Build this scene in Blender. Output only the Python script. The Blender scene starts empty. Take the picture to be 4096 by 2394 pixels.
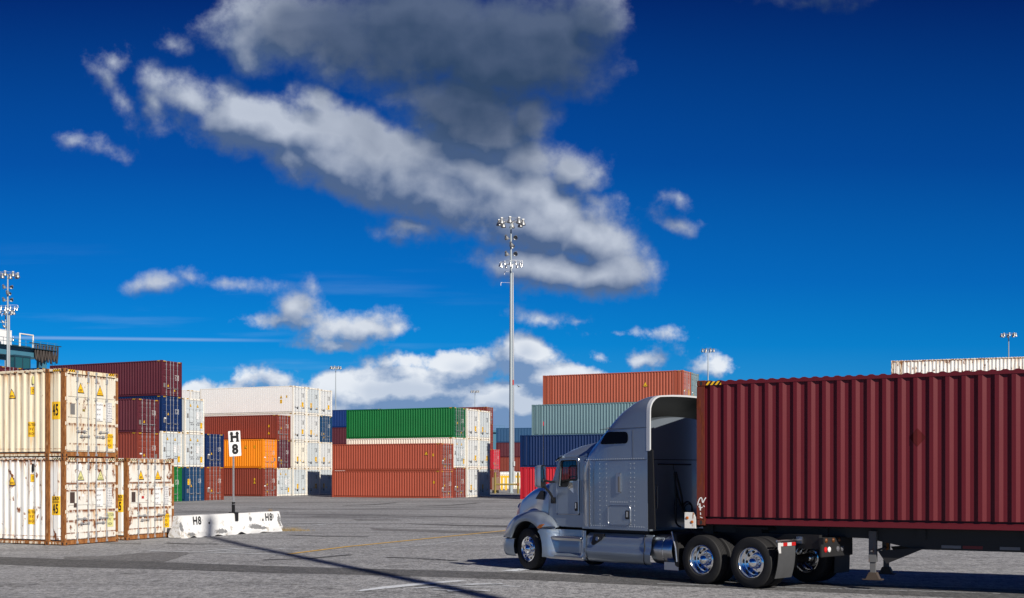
import bpy, bmesh, math, random
from mathutils import Vector, Matrix
random.seed(7)
C = bpy.context.scene
COL = C.collection
R = math.radians

# ------------------------------------------------------------------ camera, sky, sun, exposure
CAM_H = 2.366
cam = bpy.data.cameras.new('camera')
cam.lens = 40.0; cam.sensor_width = 36.0; cam.sensor_fit = 'HORIZONTAL'
cam.shift_y = 0.1700
cam.clip_start = 0.1; cam.clip_end = 6000
camo = bpy.data.objects.new('camera', cam)
camo.location = (0, 0, CAM_H); camo.rotation_euler = (R(90), 0, 0)
COL.objects.link(camo); C.camera = camo

EXPOSURE = 0.5
SUN_EL, SUN_AZ = 32.0, math.atan2(0.551, -0.835)      # azimuth from +Y towards +X: behind the camera, to the right
SUN = Vector((0.551*math.cos(R(SUN_EL)), -0.835*math.cos(R(SUN_EL)), math.sin(R(SUN_EL))))
C.view_settings.view_transform = 'Standard'
C.view_settings.look = 'None'
C.view_settings.exposure = EXPOSURE
C.view_settings.gamma = 1.0

sun = bpy.data.lights.new('sun', 'SUN')
sun.energy = 4.3; sun.angle = R(0.5); sun.color = (1.0, 0.93, 0.83)
suno = bpy.data.objects.new('sun', sun)
suno.rotation_euler = SUN.to_track_quat('Z', 'Y').to_euler()
suno.location = SUN*100
COL.objects.link(suno)

class NT:
    """small helper to write node trees"""
    def __init__(s, nt): s.t = nt; s.n = nt.nodes; s.l = nt.links
    def new(s, typ, **k):
        n = s.n.new(typ)
        for a, b in k.items(): setattr(n, a, b)
        return n
    def put(s, sock, v):
        if hasattr(v, 'is_output') or isinstance(v, bpy.types.NodeSocket): s.l.new(v, sock)
        elif v is not None:
            if hasattr(sock.default_value, '__len__') and not hasattr(v, '__len__'): v = (v,)*len(sock.default_value)
            if hasattr(sock.default_value, '__len__') and len(sock.default_value) == 4 and len(v) == 3: v = (*v, 1)
            sock.default_value = v
    def math(s, op, a, b=None, c=None, clamp=False):
        n = s.new('ShaderNodeMath', operation=op, use_clamp=clamp)
        s.put(n.inputs[0], a); s.put(n.inputs[1], b); s.put(n.inputs[2], c)
        return n.outputs[0]
    def vmath(s, op, a, b=None):
        n = s.new('ShaderNodeVectorMath', operation=op)
        s.put(n.inputs[0], a)
        if b is not None: s.put(n.inputs[1], b)
        return n.outputs['Value'] if op in ('LENGTH', 'DOT_PRODUCT') else n.outputs[0]
    def noise(s, vec, scale, detail=3, rough=.5, lac=2.0, dist=0, color=False, dim='3D'):
        n = s.new('ShaderNodeTexNoise', noise_dimensions=dim)
        s.put(n.inputs['Vector'], vec)
        n.inputs['Scale'].default_value = scale; n.inputs['Detail'].default_value = detail
        n.inputs['Roughness'].default_value = rough; n.inputs['Lacunarity'].default_value = lac
        n.inputs['Distortion'].default_value = dist
        return n.outputs['Color'] if color else n.outputs[0]
    def ramp(s, fac, stops, interp='LINEAR'):
        n = s.new('ShaderNodeValToRGB'); e = n.color_ramp; e.interpolation = interp
        while len(e.elements) < len(stops): e.elements.new(.5)
        for el, (p, c) in zip(e.elements, stops):
            el.position = p
            el.color = (c, c, c, 1) if not hasattr(c, '__len__') else ((*c, 1) if len(c) == 3 else c)
        s.put(n.inputs[0], fac)
        return n.outputs[0]
    def step(s, x, lo, hi):
        n = s.new('ShaderNodeMapRange', interpolation_type='SMOOTHSTEP')
        s.put(n.inputs[0], x)
        for i, v in ((1, lo), (2, hi), (3, 0.), (4, 1.)): s.put(n.inputs[i], v)
        return n.outputs[0]
    def mix(s, f, a, b, blend='MIX'):
        n = s.new('ShaderNodeMix', data_type='RGBA', blend_type=blend)
        s.put(n.inputs[0], f); s.put(n.inputs[6], a); s.put(n.inputs[7], b)
        return n.outputs[2]
    def mapping(s, vec, loc=(0, 0, 0), rot=(0, 0, 0), scale=(1, 1, 1), typ='POINT'):
        n = s.new('ShaderNodeMapping', vector_type=typ)
        s.put(n.inputs['Vector'], vec); n.inputs['Location'].default_value = loc
        n.inputs['Rotation'].default_value = rot; n.inputs['Scale'].default_value = scale
        return n.outputs[0]

# clouds of the sky: centre (px, py), radii, tilt in degrees of a 2520 wide plate, turned into sky directions u = x/y, v = z/y
CLOUDS = [ # px, py, rx, ry, tilt
 (470, 245, 140, 75, 28), (395, 260, 60, 50, 30), (640, 300, 230, 100, 22), (850, 370, 270, 120, 22), (1080, 440, 270, 130, 20),
 (1290, 510, 250, 130, 20), (1430, 580, 170, 90, 20), (1360, 660, 220, 75, 5), (1480, 670, 140, 75, 5), (1400, 420, 85, 90, 70),
 (275, 160, 22, 26, 60), (255, 205, 20, 34, -35), (300, 262, 20, 38, -40), (430, 112, 22, 15, 20), (1020, 560, 75, 28, 5),
 (760, 60, 270, 110, -5), (1000, 90, 330, 150, 0), (1250, 120, 300, 150, 0), (1150, 250, 240, 120, 10), (1300, 280, 100, 110, 0),
 (1440, 60, 110, 90, 0), (620, 130, 90, 60, 20), (780, 250, 100, 60, 20),
 (190, 350, 42, 13, 8), (236, 362, 18, 7, 10), (430, 703, 62, 14, -3), (570, 705, 55, 10, 3), (478, 688, 36, 20, 0),
 (730, 760, 36, 28, 0), (690, 792, 36, 6, 0), (762, 718, 9, 13, 0), (905, 812, 100, 40, 0), (965, 812, 60, 34, 0), (845, 848, 60, 10, 0),
 (1345, 780, 55, 22, 8), (1435, 793, 26, 10, 0), (1520, 822, 68, 16, 5), (1672, 550, 30, 14, 15), (1680, 485, 16, 11, 40),
 (690, 935, 120, 42, 0), (800, 960, 110, 50, 0), (1010, 895, 105, 40, 0), (1130, 905, 150, 48, 0), (1290, 880, 105, 52, 0), (1330, 925, 130, 45, 0),
 (1480, 884, 55, 18, 12), (1585, 890, 58, 28, 0), (1735, 912, 45, 15, 0), (1000, 960, 330, 70, 0), (1250, 1000, 400, 80, 0), (600, 965, 120, 22, 0),
 (1500, 1010, 300, 90, 0), (1960, -6, 90, 26, 0), (1180, 330, 190, 100, 0), (1290, 400, 130, 90, 0), (560, 290, 150, 90, 20), (720, 390, 130, 70, 22), (470, 950, 60, 12, 0), (900, 1010, 300, 50, 0), (1430, 935, 150, 42, 6), (1570, 940, 110, 30, 4)]
def uvp(px, py): return ((px*1.62540-2048)/4550, (1893.4-py*1.62540)/4550)

def cloud_group():
    g = bpy.data.node_groups.new('cloud_density', 'ShaderNodeTree')
    g.interface.new_socket('P', in_out='INPUT', socket_type='NodeSocketVector')
    g.interface.new_socket('D', in_out='OUTPUT', socket_type='NodeSocketFloat'); g.interface.new_socket('S', in_out='OUTPUT', socket_type='NodeSocketFloat')
    t = NT(g)
    gi = t.new('NodeGroupInput'); go = t.new('NodeGroupOutput')
    P = gi.outputs[0]
    w = t.vmath('SUBTRACT', t.noise(P, 9, 3, .55, color=True), (.5, .5, .5))
    w2 = t.vmath('SUBTRACT', t.noise(P, 34, 3, .55, color=True), (.5, .5, .5))
    Q = t.vmath('ADD', P, t.vmath('MULTIPLY', w, (.034, .022, 0)))
    Q = t.vmath('ADD', Q, t.vmath('MULTIPLY', w2, (.016, .012, 0)))
    F = None
    for px, py, rx, ry, tilt in CLOUDS:
        u, v = uvp(px, py)
        Qk = Q if F is None else t.vmath('ADD', Q, t.math('MULTIPLY', F, 1e-6))     # keeps the nodes in sequence
        m = t.mapping(Qk, (u, v, 0), (0, 0, R(-tilt)), (rx*1.6254/4550, ry*1.6254/4550, 1), 'TEXTURE')
        m = t.vmath('MULTIPLY', m, (1, 1, 0))
        sc = min(rx, ry)**.75*max(rx, ry)**.25/50
        f = t.math('MULTIPLY_ADD', t.vmath('LENGTH', m), -sc, sc+max(0, .26-.2*sc))
        F = f if F is None else t.math('SMOOTH_MAX', F, f, .2)
    F = t.math('MINIMUM', t.math('MAXIMUM', F, -2.0), 1.8)
    n1 = t.noise(P, 13, 11, .625)
    n2 = t.noise(P, 13, 2.5, .55)
    D = t.math('MULTIPLY_ADD', t.math('SUBTRACT', n1, .5), 4.5, F)
    S = t.math('MULTIPLY_ADD', t.math('SUBTRACT', n2, .5), 3.5, F)
    t.l.new(D, go.inputs[0]); t.l.new(S, go.inputs[1])
    return g

def build_world():
    w = bpy.data.worlds.new('World'); C.world = w; w.use_nodes = True
    t = NT(w.node_tree); t.n.clear()
    k = 1/2**EXPOSURE
    out = t.new('ShaderNodeOutputWorld'); bg = t.new('ShaderNodeBackground')
    t.l.new(bg.outputs[0], out.inputs[0]); bg.inputs[1].default_value = 0.1
    sky = t.new('ShaderNodeTexSky', sky_type='NISHITA')
    sky.sun_disc = False; sky.sun_elevation = R(SUN_EL); sky.sun_rotation = SUN_AZ
    sky.air_density = 1.0; sky.dust_density = .3; sky.ozone_density = 2.0
    tc = t.new('ShaderNodeTexCoord'); sep = t.new('ShaderNodeSeparateXYZ')
    t.l.new(tc.outputs['Generated'], sep.inputs[0])
    X, Y, Z = sep.outputs
    ay = t.math('MAXIMUM', t.math('ABSOLUTE', Y), .06)
    u = t.math('DIVIDE', X, ay); v = t.math('DIVIDE', Z, ay)
    cmb = t.new('ShaderNodeCombineXYZ'); t.put(cmb.inputs[0], u); t.put(cmb.inputs[1], v)
    P = cmb.outputs[0]
    # clear sky seen through a polariser: deep blue overhead, cyan towards the horizon
    el = t.math('MAXIMUM', v, 0.0)
    base = t.ramp(t.math('DIVIDE', el, .8), [(0, (.20, .48, .76)), (.074, (.030, .35, .74)), (.14, (.001, .255, .70)), (.21, (.0, .165, .585)),
                                            (.34, (.0, .076, .37)), (.52, (.0, .021, .166)), (1, (.0, .011, .09))])
    side = t.step(u, -.5, .55)
    base = t.mix(t.math('MULTIPLY', side, .5), base, t.vmath('MULTIPLY', base, (.52, .50, .58)))
    nish = t.vmath('MULTIPLY', sky.outputs[0], (.004, .011, .015))
    # thin high streaks and a vapour trail
    st = t.noise(t.mapping(P, scale=(2.2, 26, 1)), 1.6, 5, .55)
    st = t.math('MULTIPLY', t.step(st, .52, .75), t.step(v, .22, .04))
    st = t.math('MULTIPLY', st, t.math('MULTIPLY', t.step(u, .05, -.15), .24))
    tl = t.math('ABSOLUTE', t.math('SUBTRACT', t.math('ADD', v, t.math('MULTIPLY', u, .0115)), .1141))
    tl = t.math('MULTIPLY', t.step(tl, .0022, .0), t.step(u, -.17, -.30))
    tl = t.math('MULTIPLY', tl, .30)
    hz = t.math('MAXIMUM', st, tl)
    base = t.mix(hz, base, (.55, .68, .85))
    g = cloud_group()
    def dens(vec):
        n = t.new('ShaderNodeGroup'); n.node_tree = g; t.put(n.inputs[0], vec); return n.outputs
    D0, S0 = dens(P)
    D1, S1 = dens(t.vmath('ADD', P, (.007, .016, 0)))
    low = t.step(v, .18, .09)                              # white cumulus near the horizon
    du, dv = uvp(1150, 95)
    dk = t.mapping(P, (du, dv, 0), (0, 0, R(-13)), (.235, .112, 1), 'TEXTURE')
    dark = t.step(t.math('ADD', t.math('SUBTRACT', 1.1, t.vmath('LENGTH', dk)), t.math('MULTIPLY', t.math('SUBTRACT', S0, .8), .16)), .0, .75)
    alpha = t.step(D0, t.math('MULTIPLY_ADD', low, .15, t.math('MULTIPLY_ADD', dark, -.2, -.25)), t.math('MULTIPLY_ADD', low, -.65, t.math('MULTIPLY_ADD', dark, .5, 1.15)))
    dark = t.math('MAXIMUM', dark, t.math('MULTIPLY', t.step(v, .37, .40), t.step(u, .1, .2)))
    core = t.step(S0, .2, 2.2)                             # the thick middle of the big cloud
    top = t.math('MULTIPLY', t.math('SUBTRACT', S0, S1), t.math('MULTIPLY_ADD', low, .16, .40))
    puff = t.math('MULTIPLY', t.math('SUBTRACT', D0, D1), t.math('MULTIPLY_ADD', low, .10, .20))
    lit = t.math('ADD', t.math('ADD', top, puff), t.math('MULTIPLY_ADD', low, -.24, .30))
    body = t.mix(low, t.noise(P, 8.0, 5, .58), t.noise(t.mapping(P, scale=(1, 1.5, 1)), 17.0, 6, .58))
    lit = t.math('MULTIPLY_ADD', t.math('SUBTRACT', body, .47), t.math('MULTIPLY_ADD', low, 2.1, 1.3), lit)
    lit = t.math('MULTIPLY_ADD', core, .10, lit, clamp=True)
    lit = t.math('SUBTRACT', lit, t.math('MULTIPLY', dark, t.math('MULTIPLY_ADD', t.step(t.math('MULTIPLY_ADD', u, -.5, v),   .46, .30), .30, -.06)), clamp=True)
    lit = t.math('SUBTRACT', lit, t.math('MULTIPLY', low, t.math('MULTIPLY', t.step(S0, .7, 1.9), .42)), clamp=True)
    lc = t.mix(low, (.50, .55, .65), (.80, .84, .90))
    sc = t.mix(low, (.075, .125, .25), (.17, .28, .49))
    lc = t.mix(dark, lc, (.088, .124, .212)); sc = t.mix(dark, sc, (.032, .062, .130))
    cc = t.mix(lit, sc, lc)
    col = t.mix(alpha, base, cc)
    col = t.vmath('ADD', t.vmath('MULTIPLY', col, (10*k,)*3), nish)
    below = t.step(Z, -.02, 0.0)
    col = t.mix(below, (1.0, 1.05, 1.1), col)
    t.put(bg.inputs[0], col)
    w.cycles.sampling_method = 'MANUAL'; w.cycles.sample_map_resolution = 512
build_world()

# ------------------------------------------------------------------ mesh and object helpers
class MB:
    def __init__(s): s.v = []; s.f = []; s.m = []
    def face(s, pts, mi=0):
        i = len(s.v); s.v += [tuple(p) for p in pts]; s.f.append(tuple(range(i, i+len(pts)))); s.m.append(mi)
    def grid(s, rows, mi=0, closed=False, flip=False):
        i = len(s.v); n = len(rows[0])
        for r in rows: s.v += [tuple(p) for p in r]
        for a in range(len(rows)-1):
            for b in range(n if closed else n-1):
                c = (b+1) % n
                q = (i+a*n+b, i+a*n+c, i+(a+1)*n+c, i+(a+1)*n+b)
                s.f.append(q[::-1] if flip else q); s.m.append(mi)
    def box(s, x0, x1, y0, y1, z0, z1, mi=0):
        i = len(s.v)
        s.v += [(x, y, z) for x in (x0, x1) for y in (y0, y1) for z in (z0, z1)]
        for q in ((0, 1, 3, 2), (4, 6, 7, 5), (0, 4, 5, 1), (2, 3, 7, 6), (0, 2, 6, 4), (1, 5, 7, 3)):
            s.f.append(tuple(i+k for k in q)); s.m.append(mi)
    def obox(s, c, ax, ay, az, mi=0):
        """box from a centre and three half axes"""
        c, ax, ay, az = Vector(c), Vector(ax), Vector(ay), Vector(az); i = len(s.v)
        s.v += [tuple(c+ax*a+ay*b+az*d) for a in (-1, 1) for b in (-1, 1) for d in (-1, 1)]
        for q in ((0, 1, 3, 2), (4, 6, 7, 5), (0, 4, 5, 1), (2, 3, 7, 6), (0, 2, 6, 4), (1, 5, 7, 3)):
            s.f.append(tuple(i+k for k in q)); s.m.append(mi)
    def prism(s, poly, fn, a, b, mi=0):
        """poly: 2d points, fn(p, t) -> 3d"""
        i = len(s.v); n = len(poly)
        s.v += [tuple(fn(p, a)) for p in poly]+[tuple(fn(p, b)) for p in poly]
        s.f.append(tuple(range(i, i+n))); s.m.append(mi)
        s.f.append(tuple(range(i+2*n-1, i+n-1, -1))); s.m.append(mi)
        for k in range(n):
            j = (k+1) % n
            s.f.append((i+k, i+n+k, i+n+j, i+j)); s.m.append(mi)
    def tube(s, pts, r, n=8, mi=0, cap=True):
        pts = [Vector(p) for p in pts]; rs = r if hasattr(r, '__len__') else [r]*len(pts)
        rows = []; up = None
        for k, p in enumerate(pts):
            d = (pts[min(k+1, len(pts)-1)]-pts[max(k-1, 0)]).normalized()
            if up is None:
                up = d.orthogonal().normalized()
            up = (up-d*up.dot(d)).normalized()
            sd = d.cross(up)
            rows.append([p+(up*math.cos(2*math.pi*a/n)+sd*math.sin(2*math.pi*a/n))*rs[k] for a in range(n)])
        s.grid(rows, mi, closed=True, flip=True)
        if cap: s.face(rows[0], mi); s.face(rows[-1][::-1], mi)
    def lathe(s, prof, o, ax, n=24, mi=0):
        """prof: (radius, height along ax)"""
        o, ax = Vector(o), Vector(ax).normalized(); e = ax.orthogonal().normalized(); g = ax.cross(e)
        s.grid([[o+ax*h+(e*math.cos(2*math.pi*a/n)+g*math.sin(2*math.pi*a/n))*max(r, 1e-4) for a in range(n)] for r, h in prof], mi, closed=True, flip=True)
    def ball(s, c, r, n=8, mi=0, sz=(1, 1, 1)):
        c = Vector(c)
        s.grid([[c+Vector((math.sin(t)*math.cos(p)*sz[0], math.sin(t)*math.sin(p)*sz[1], math.cos(t)*sz[2]))*r for p in [2*math.pi*k/n for k in range(n)]]
                for t in [max(.001, math.pi*j/(n//2)) for j in range(n//2+1)]], mi, closed=True)
    def mesh(s, name, smooth=None, bevel=0, merge=True):
        me = bpy.data.meshes.new(name); me.from_pydata(s.v, [], s.f)
        for p, m in zip(me.polygons, s.m): p.material_index = m
        bm = bmesh.new(); bm.from_mesh(me)
        if merge: bmesh.ops.remove_doubles(bm, verts=bm.verts, dist=1e-5)
        if bevel:
            es = [e for e in bm.edges if len(e.link_faces) == 2 and e.calc_face_angle(0) > .6]
            bmesh.ops.bevel(bm, geom=es, offset=bevel, segments=2, affect='EDGES', clamp_overlap=True)
        bmesh.ops.recalc_face_normals(bm, faces=bm.faces)
        bm.to_mesh(me); bm.free()
        if smooth is not None:
            for p in me.polygons: p.use_smooth = True
            me.set_sharp_from_angle(angle=R(smooth))
        me.update()
        return me

def obj(name, me, mats, parent=None, loc=None, rot=None, label=None):
    """links a mesh (possibly shared) as one object; materials sit on the object"""
    if isinstance(me, MB): me = me.mesh(name)
    o = bpy.data.objects.new(name, me); COL.objects.link(o)
    mats = mats if isinstance(mats, (list, tuple)) else [mats]
    while len(me.materials) < len(mats): me.materials.append(None)
    for k, m in enumerate(mats):
        o.material_slots[k].link = 'OBJECT'; o.material_slots[k].material = m
    if parent: o.parent = parent
    if loc: o.location = loc
    if rot: o.rotation_euler = rot
    if label: o['label'] = label
    return o
def thing(name, label, cat, loc=(0, 0, 0), rz=0, group=None, rot=None):
    o = bpy.data.objects.new(name, None); COL.objects.link(o); o.empty_display_size = .3
    o.location = loc; o.rotation_euler = rot or (0, 0, rz)
    o['label'] = label; o['category'] = cat
    if group: o['group'] = group
    return o
def tag(o, label, cat, group=None, kind=None):
    o['label'] = label; o['category'] = cat
    if group: o['group'] = group
    if kind: o['kind'] = kind
    return o
def struct(name, me, mats, label=None):
    o = obj(name, me, mats); o['kind'] = 'structure'
    if label: o['label'] = label
    return o
def copy_tree(o, parent=None):
    c = o.copy(); COL.objects.link(c)
    if parent: c.parent = parent
    for ch in list(o.children): copy_tree(ch, c)
    return c
TXT = {}
def text_mesh(s, size=1.0, bold=0.0, ax='CENTER', sx=1.0, spacing=1.0, line=1.0):
    """flat lettering in the local xy plane"""
    key = (s, size, bold, ax, sx, spacing, line)
    if key not in TXT:
        cu = bpy.data.curves.new('lettering', 'FONT'); cu.body = s; cu.size = size; cu.offset = bold
        cu.align_x = ax; cu.align_y = 'CENTER'; cu.space_character = spacing; cu.space_line = line; cu.resolution_u = 3
        o = bpy.data.objects.new('lettering', cu); COL.objects.link(o)
        dg = bpy.context.evaluated_depsgraph_get(); me = bpy.data.meshes.new_from_object(o.evaluated_get(dg))
        bpy.data.objects.remove(o); bpy.data.curves.remove(cu)
        me.materials.clear()
        if sx != 1:
            for v in me.vertices: v.co.x *= sx
        TXT[key] = me
    return TXT[key]

# ------------------------------------------------------------------ materials
def new_mat(name):
    m = bpy.data.materials.new(name); m.use_nodes = True
    t = NT(m.node_tree); b = t.n['Principled BSDF']
    return m, t, b
def plain(name, col, rough=.5, metal=0, coat=0, var=.12, scale=6, spec=.5):
    m, t, b = new_mat(name)
    tc = t.new('ShaderNodeTexCoord')
    n = t.noise(tc.outputs['Object'], scale, 5, .6)
    f = t.math('ADD', 1-var, t.math('MULTIPLY', n, 2*var))
    t.put(b.inputs['Base Color'], t.vmath('SCALE', (*col,)) if 0 else t.mix(1.0, (*col,), f, 'MULTIPLY'))
    b.inputs['Roughness'].default_value = rough; b.inputs['Metallic'].default_value = metal
    b.inputs['Coat Weight'].default_value = coat; b.inputs['Specular IOR Level'].default_value = spec
    return m
RUST = [(0, (.055, .018, .008)), (.5, (.15, .045, .014)), (1, (.30, .11, .03))]
def paint(name, col, rough=.45, rust=.25, stain=.2, chalk=.15, bands=(), stain_col=(.50, .27, .09), seed=0.0, coat=0.0, spec=.4):
    """weathered container paint: faded areas, vertical run stains, rust spots; bands = heights that rust and weep"""
    m, t, b = new_mat(name)
    tc = t.new('ShaderNodeTexCoord'); oi = t.new('ShaderNodeObjectInfo')
    off = t.new('ShaderNodeCombineXYZ'); rnd = t.math('MULTIPLY', oi.outputs['Random'], 37.0)
    for i in range(3): t.put(off.inputs[i], t.math('ADD', rnd, seed+i*3.1))
    O = tc.outputs['Object']; V = t.vmath('ADD', O, off.outputs[0])
    fade = t.noise(V, .7, 5, .6)
    run = t.noise(t.mapping(V, scale=(7, 7, .28)), 1.0, 5, .62)
    col1 = t.mix(1.0, col, t.math('ADD', 1-chalk, t.math('MULTIPLY', fade, 2*chalk)), 'MULTIPLY')
    grey = t.vmath('ADD', t.vmath('MULTIPLY', col, (.75, .75, .75)), (.04, .036, .032))
    col1 = t.mix(t.math('MULTIPLY', t.step(run, .5, .8), chalk*2.2, clamp=True), col1, grey)
    col1 = t.mix(t.math('MULTIPLY', t.step(run, .42, .22), chalk*1.6, clamp=True), col1, t.vmath('MULTIPLY', col, (.55, .55, .55)))
    # weeping stains
    run2 = t.noise(t.mapping(V, scale=(5.5, 5.5, .45)), 1.3, 4, .65)
    s = t.step(run2, .68-.28*stain, .80-.16*stain)
    s = t.math('MULTIPLY', s, .75*min(1, stain*1.6))
    spots = t.noise(t.mapping(V, scale=(1, 1, .55)), 4.0, 8, .66)
    sp = t.step(spots, .72-.165*rust, .77-.150*rust)
    if bands:
        sepz = t.new('ShaderNodeSeparateXYZ'); t.l.new(O, sepz.inputs[0]); z = sepz.outputs[2]
        acc = None; edge = None
        drip = t.step(t.noise(t.mapping(V, scale=(11, 11, .30)), 1.0, 4, .65), .47, .62)
        jag = t.noise(t.mapping(V, scale=(9, 9, 1.2)), 1.0, 4, .7)
        reach = t.noise(t.mapping(V, scale=(14, 14, .05)), 1.0, 3, .6)
        for zb, ln, amt in bands:
            dd = t.math('DIVIDE', t.math('SUBTRACT', zb, z), ln)            # 0 at the band, 1 at the end of the run
            up = t.step(dd, -.06, .0)
            a = t.math('MULTIPLY', up, t.step(dd, t.math('MULTIPLY', reach, 1.5), 0.0))
            a = t.math('MULTIPLY', t.math('MULTIPLY', a, drip), amt)
            acc = a if acc is None else t.math('MAXIMUM', acc, a)
            e = t.math('MULTIPLY', t.math('MULTIPLY', up, t.step(dd, .16, .03)), t.step(jag, .60-.2*amt, .70-.2*amt))
            edge = e if edge is None else t.math('MAXIMUM', edge, e)
        s = t.math('MAXIMUM', s, t.math('MULTIPLY', acc, .92)); sp = t.math('MAXIMUM', sp, edge)
    col2 = t.mix(s, col1, stain_col)
    rc = t.ramp(t.noise(V, 11, 6, .7), RUST)
    col3 = t.mix(t.math('MULTIPLY', sp, min(1, rust*1.8)), col2, rc)
    t.put(b.inputs['Base Color'], col3)
    t.put(b.inputs['Roughness'], t.math('ADD', rough, t.math('MULTIPLY', sp, .35)))
    b.inputs['Specular IOR Level'].default_value = spec
    b.inputs['Coat Weight'].default_value = coat
    bp = t.new('ShaderNodeBump'); bp.inputs['Strength'].default_value = .25; bp.inputs['Distance'].default_value = .006
    t.put(bp.inputs['Height'], t.noise(V, 2.2, 4, .6)); t.l.new(bp.outputs[0], b.inputs['Normal'])
    return m
def rusty(name, paintcol, amount, deep=1.0):
    """a painted bar mostly gone to rust"""
    m, t, b = new_mat(name)
    tc = t.new('ShaderNodeTexCoord'); oi = t.new('ShaderNodeObjectInfo')
    V = t.vmath('ADD', tc.outputs['Object'], t.math('MULTIPLY', oi.outputs['Random'], 29.0)) if 0 else tc.outputs['Object']
    n = t.noise(t.mapping(V, scale=(6, 6, 1.1)), 1.4, 8, .68)
    f = t.step(n, .62-amount*.5, .68-amount*.42)
    rc = t.ramp(t.noise(t.mapping(V, scale=(14, 14, 3)), 1.2, 6, .7), [(.1, (.06, .022, .010)), (.42, (.19, .070, .022)), (.62, (.34, .145, .045)), (.9, (.46, .27, .13))])
    rc = t.vmath('MULTIPLY', rc, (deep, deep*deep, deep*deep)); t.put(b.inputs['Base Color'], t.mix(f, paintcol, rc)); b.inputs['Roughness'].default_value = .75
    b.inputs['Specular IOR Level'].default_value = .25
    return m
M = {}
def mk():
    M['white45'] = paint('paint_cream_white', (.66, .62, .52), .5, .75, .45, .12, bands=((2.70, .5, .55), (1.78, .5, .5), (1.10, .7, .8), (.45, .4, .7), (.22, .12, 1.0)), seed=1)
    M['white45b'] = paint('paint_rusty_white', (.68, .665, .615), .5, 1.0, .50, .08, bands=((2.72, .6, .9), (2.04, .45, 1.0), (1.80, .45, 1.0), (1.13, .7, 1.0), (.80, .6, 1.0), (.40, .3, 1.0), (.2, .12, 1.0)), seed=5)
    M['white45side'] = paint('paint_cream_side', (.74, .655, .49), .5, .45, .52, .12, bands=((2.8, .8, .8), (.28, .14, .7)), seed=2)
    M['white45sideb'] = paint('paint_white_side', (.78, .77, .73), .5, .85, .60, .10, bands=((2.8, .7, .9), (.30, .14, 1.0)), seed=8)
    M['rustpost'] = rusty('rusty_post', (.66, .50, .30), .66)
    M['rustrail'] = rusty('rusty_rail', (.72, .64, .50), .34)
    M['creamrail'] = rusty('cream_rail', (.70, .61, .44), .22)
    M['ruststeel'] = rusty('dark_rusty_steel', (.06, .03, .02), .75)
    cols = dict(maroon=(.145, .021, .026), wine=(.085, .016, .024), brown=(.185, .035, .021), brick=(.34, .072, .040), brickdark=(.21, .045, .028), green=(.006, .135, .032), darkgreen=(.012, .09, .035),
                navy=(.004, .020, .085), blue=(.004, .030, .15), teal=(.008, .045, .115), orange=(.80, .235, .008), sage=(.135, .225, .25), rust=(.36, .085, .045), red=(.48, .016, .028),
                steelblue=(.02, .075, .17), grey=(.42, .45, .46))
    for k, c in cols.items():
        M[k] = paint('paint_'+k, c, .42, .16, .10, .13, stain_col=(c[0]*.5+.05, c[1]*.5+.03, c[2]*.5+.02), seed=len(k))
        M[k+'_rust'] = paint('paint_worn_'+k, c, .48, .42, .22, .18, seed=len(k)+2)
    M['trailer_red'] = paint('paint_trailer_maroon', (.104, .0088, .0138), .42, .10, .05, .10, stain_col=(.12, .03, .02), seed=3, spec=.3)
    M['trailer_post'] = rusty('rusty_maroon_post', (.115, .022, .015), .22, .5)
    M['white_sundim'] = paint('paint_door_white', (.60, .615, .62), .4, .16, .12, .07, stain_col=(.42, .32, .2), seed=11)  # white paint darkened so the sunlit door ends do not blow out
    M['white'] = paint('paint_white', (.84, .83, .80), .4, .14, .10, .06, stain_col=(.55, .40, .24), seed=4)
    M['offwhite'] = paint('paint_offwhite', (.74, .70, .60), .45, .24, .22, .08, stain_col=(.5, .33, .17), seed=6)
    M['coolwhite'] = paint('paint_cool_white', (.50, .545, .57), .4, .12, .10, .07, stain_col=(.5, .42, .3), seed=7)  # cool white, also lowered to hold back the sunlit door ends
    M['white_frame'] = paint('paint_white_frame', (.76, .73, .66), .5, .45, .5, .08, stain_col=(.48, .27, .10), seed=9)
    M['zinc'] = plain('galvanised_steel', (.50, .51, .52), .42, .6, var=.2, scale=9)
    M['zincdull'] = plain('dull_galvanised_pole', (.33, .38, .41), .55, .25, var=.10, scale=30)
    M['gasket'] = plain('door_rubber', (.012, .012, .014), .7)
    M['black'] = plain('black_plastic', (.010, .010, .011), .5)
    M['dark'] = plain('chassis_black', (.010, .010, .011), .6)
    M['rubber'] = plain('tyre_rubber', (.018, .018, .019), .75, var=.25, scale=14, spec=.3)
    M['chrome'] = plain('polished_aluminium', (.90, .91, .92), .13, 1, var=.02)
    M['trimsilver'] = plain('bright_silver_trim', (.62, .64, .67), .35, .2, var=.03)
    M['alu'] = plain('brushed_aluminium', (.55, .56, .58), .30, 1, var=.06)
    M['yellow'] = plain('label_yellow', (.82, .47, .012), .5, var=.05)
    M['palelabel'] = plain('faded_label_yellow', (.62, .60, .26), .5, var=.08)
    M['ink'] = plain('black_ink', (.012, .012, .012), .6)
    M['inkgrey'] = plain('grey_ink', (.06, .06, .065), .6)
    M['whiteink'] = plain('white_ink', (.75, .75, .74), .5)
    M['plate'] = plain('placard_grey', (.22, .21, .20), .45, .3)
    M['platebrown'] = plain('placard_brown', (.075, .05, .042), .5, .2)
    M['amber'] = plain('amber_lens', (.42, .11, .006), .2, coat=.6, var=.03)
    M['redlens'] = plain('red_lens', (.50, .008, .008), .2, coat=.6, var=.03)
    M['whitelens'] = plain('clear_lens', (.70, .70, .70), .2, coat=.6, var=.03)
    M['redtape'] = plain('red_reflective_tape', (.40, .012, .012), .4, var=.05)
    M['whitetape'] = plain('white_reflective_tape', (.50, .50, .50), .35, var=.05)
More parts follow.
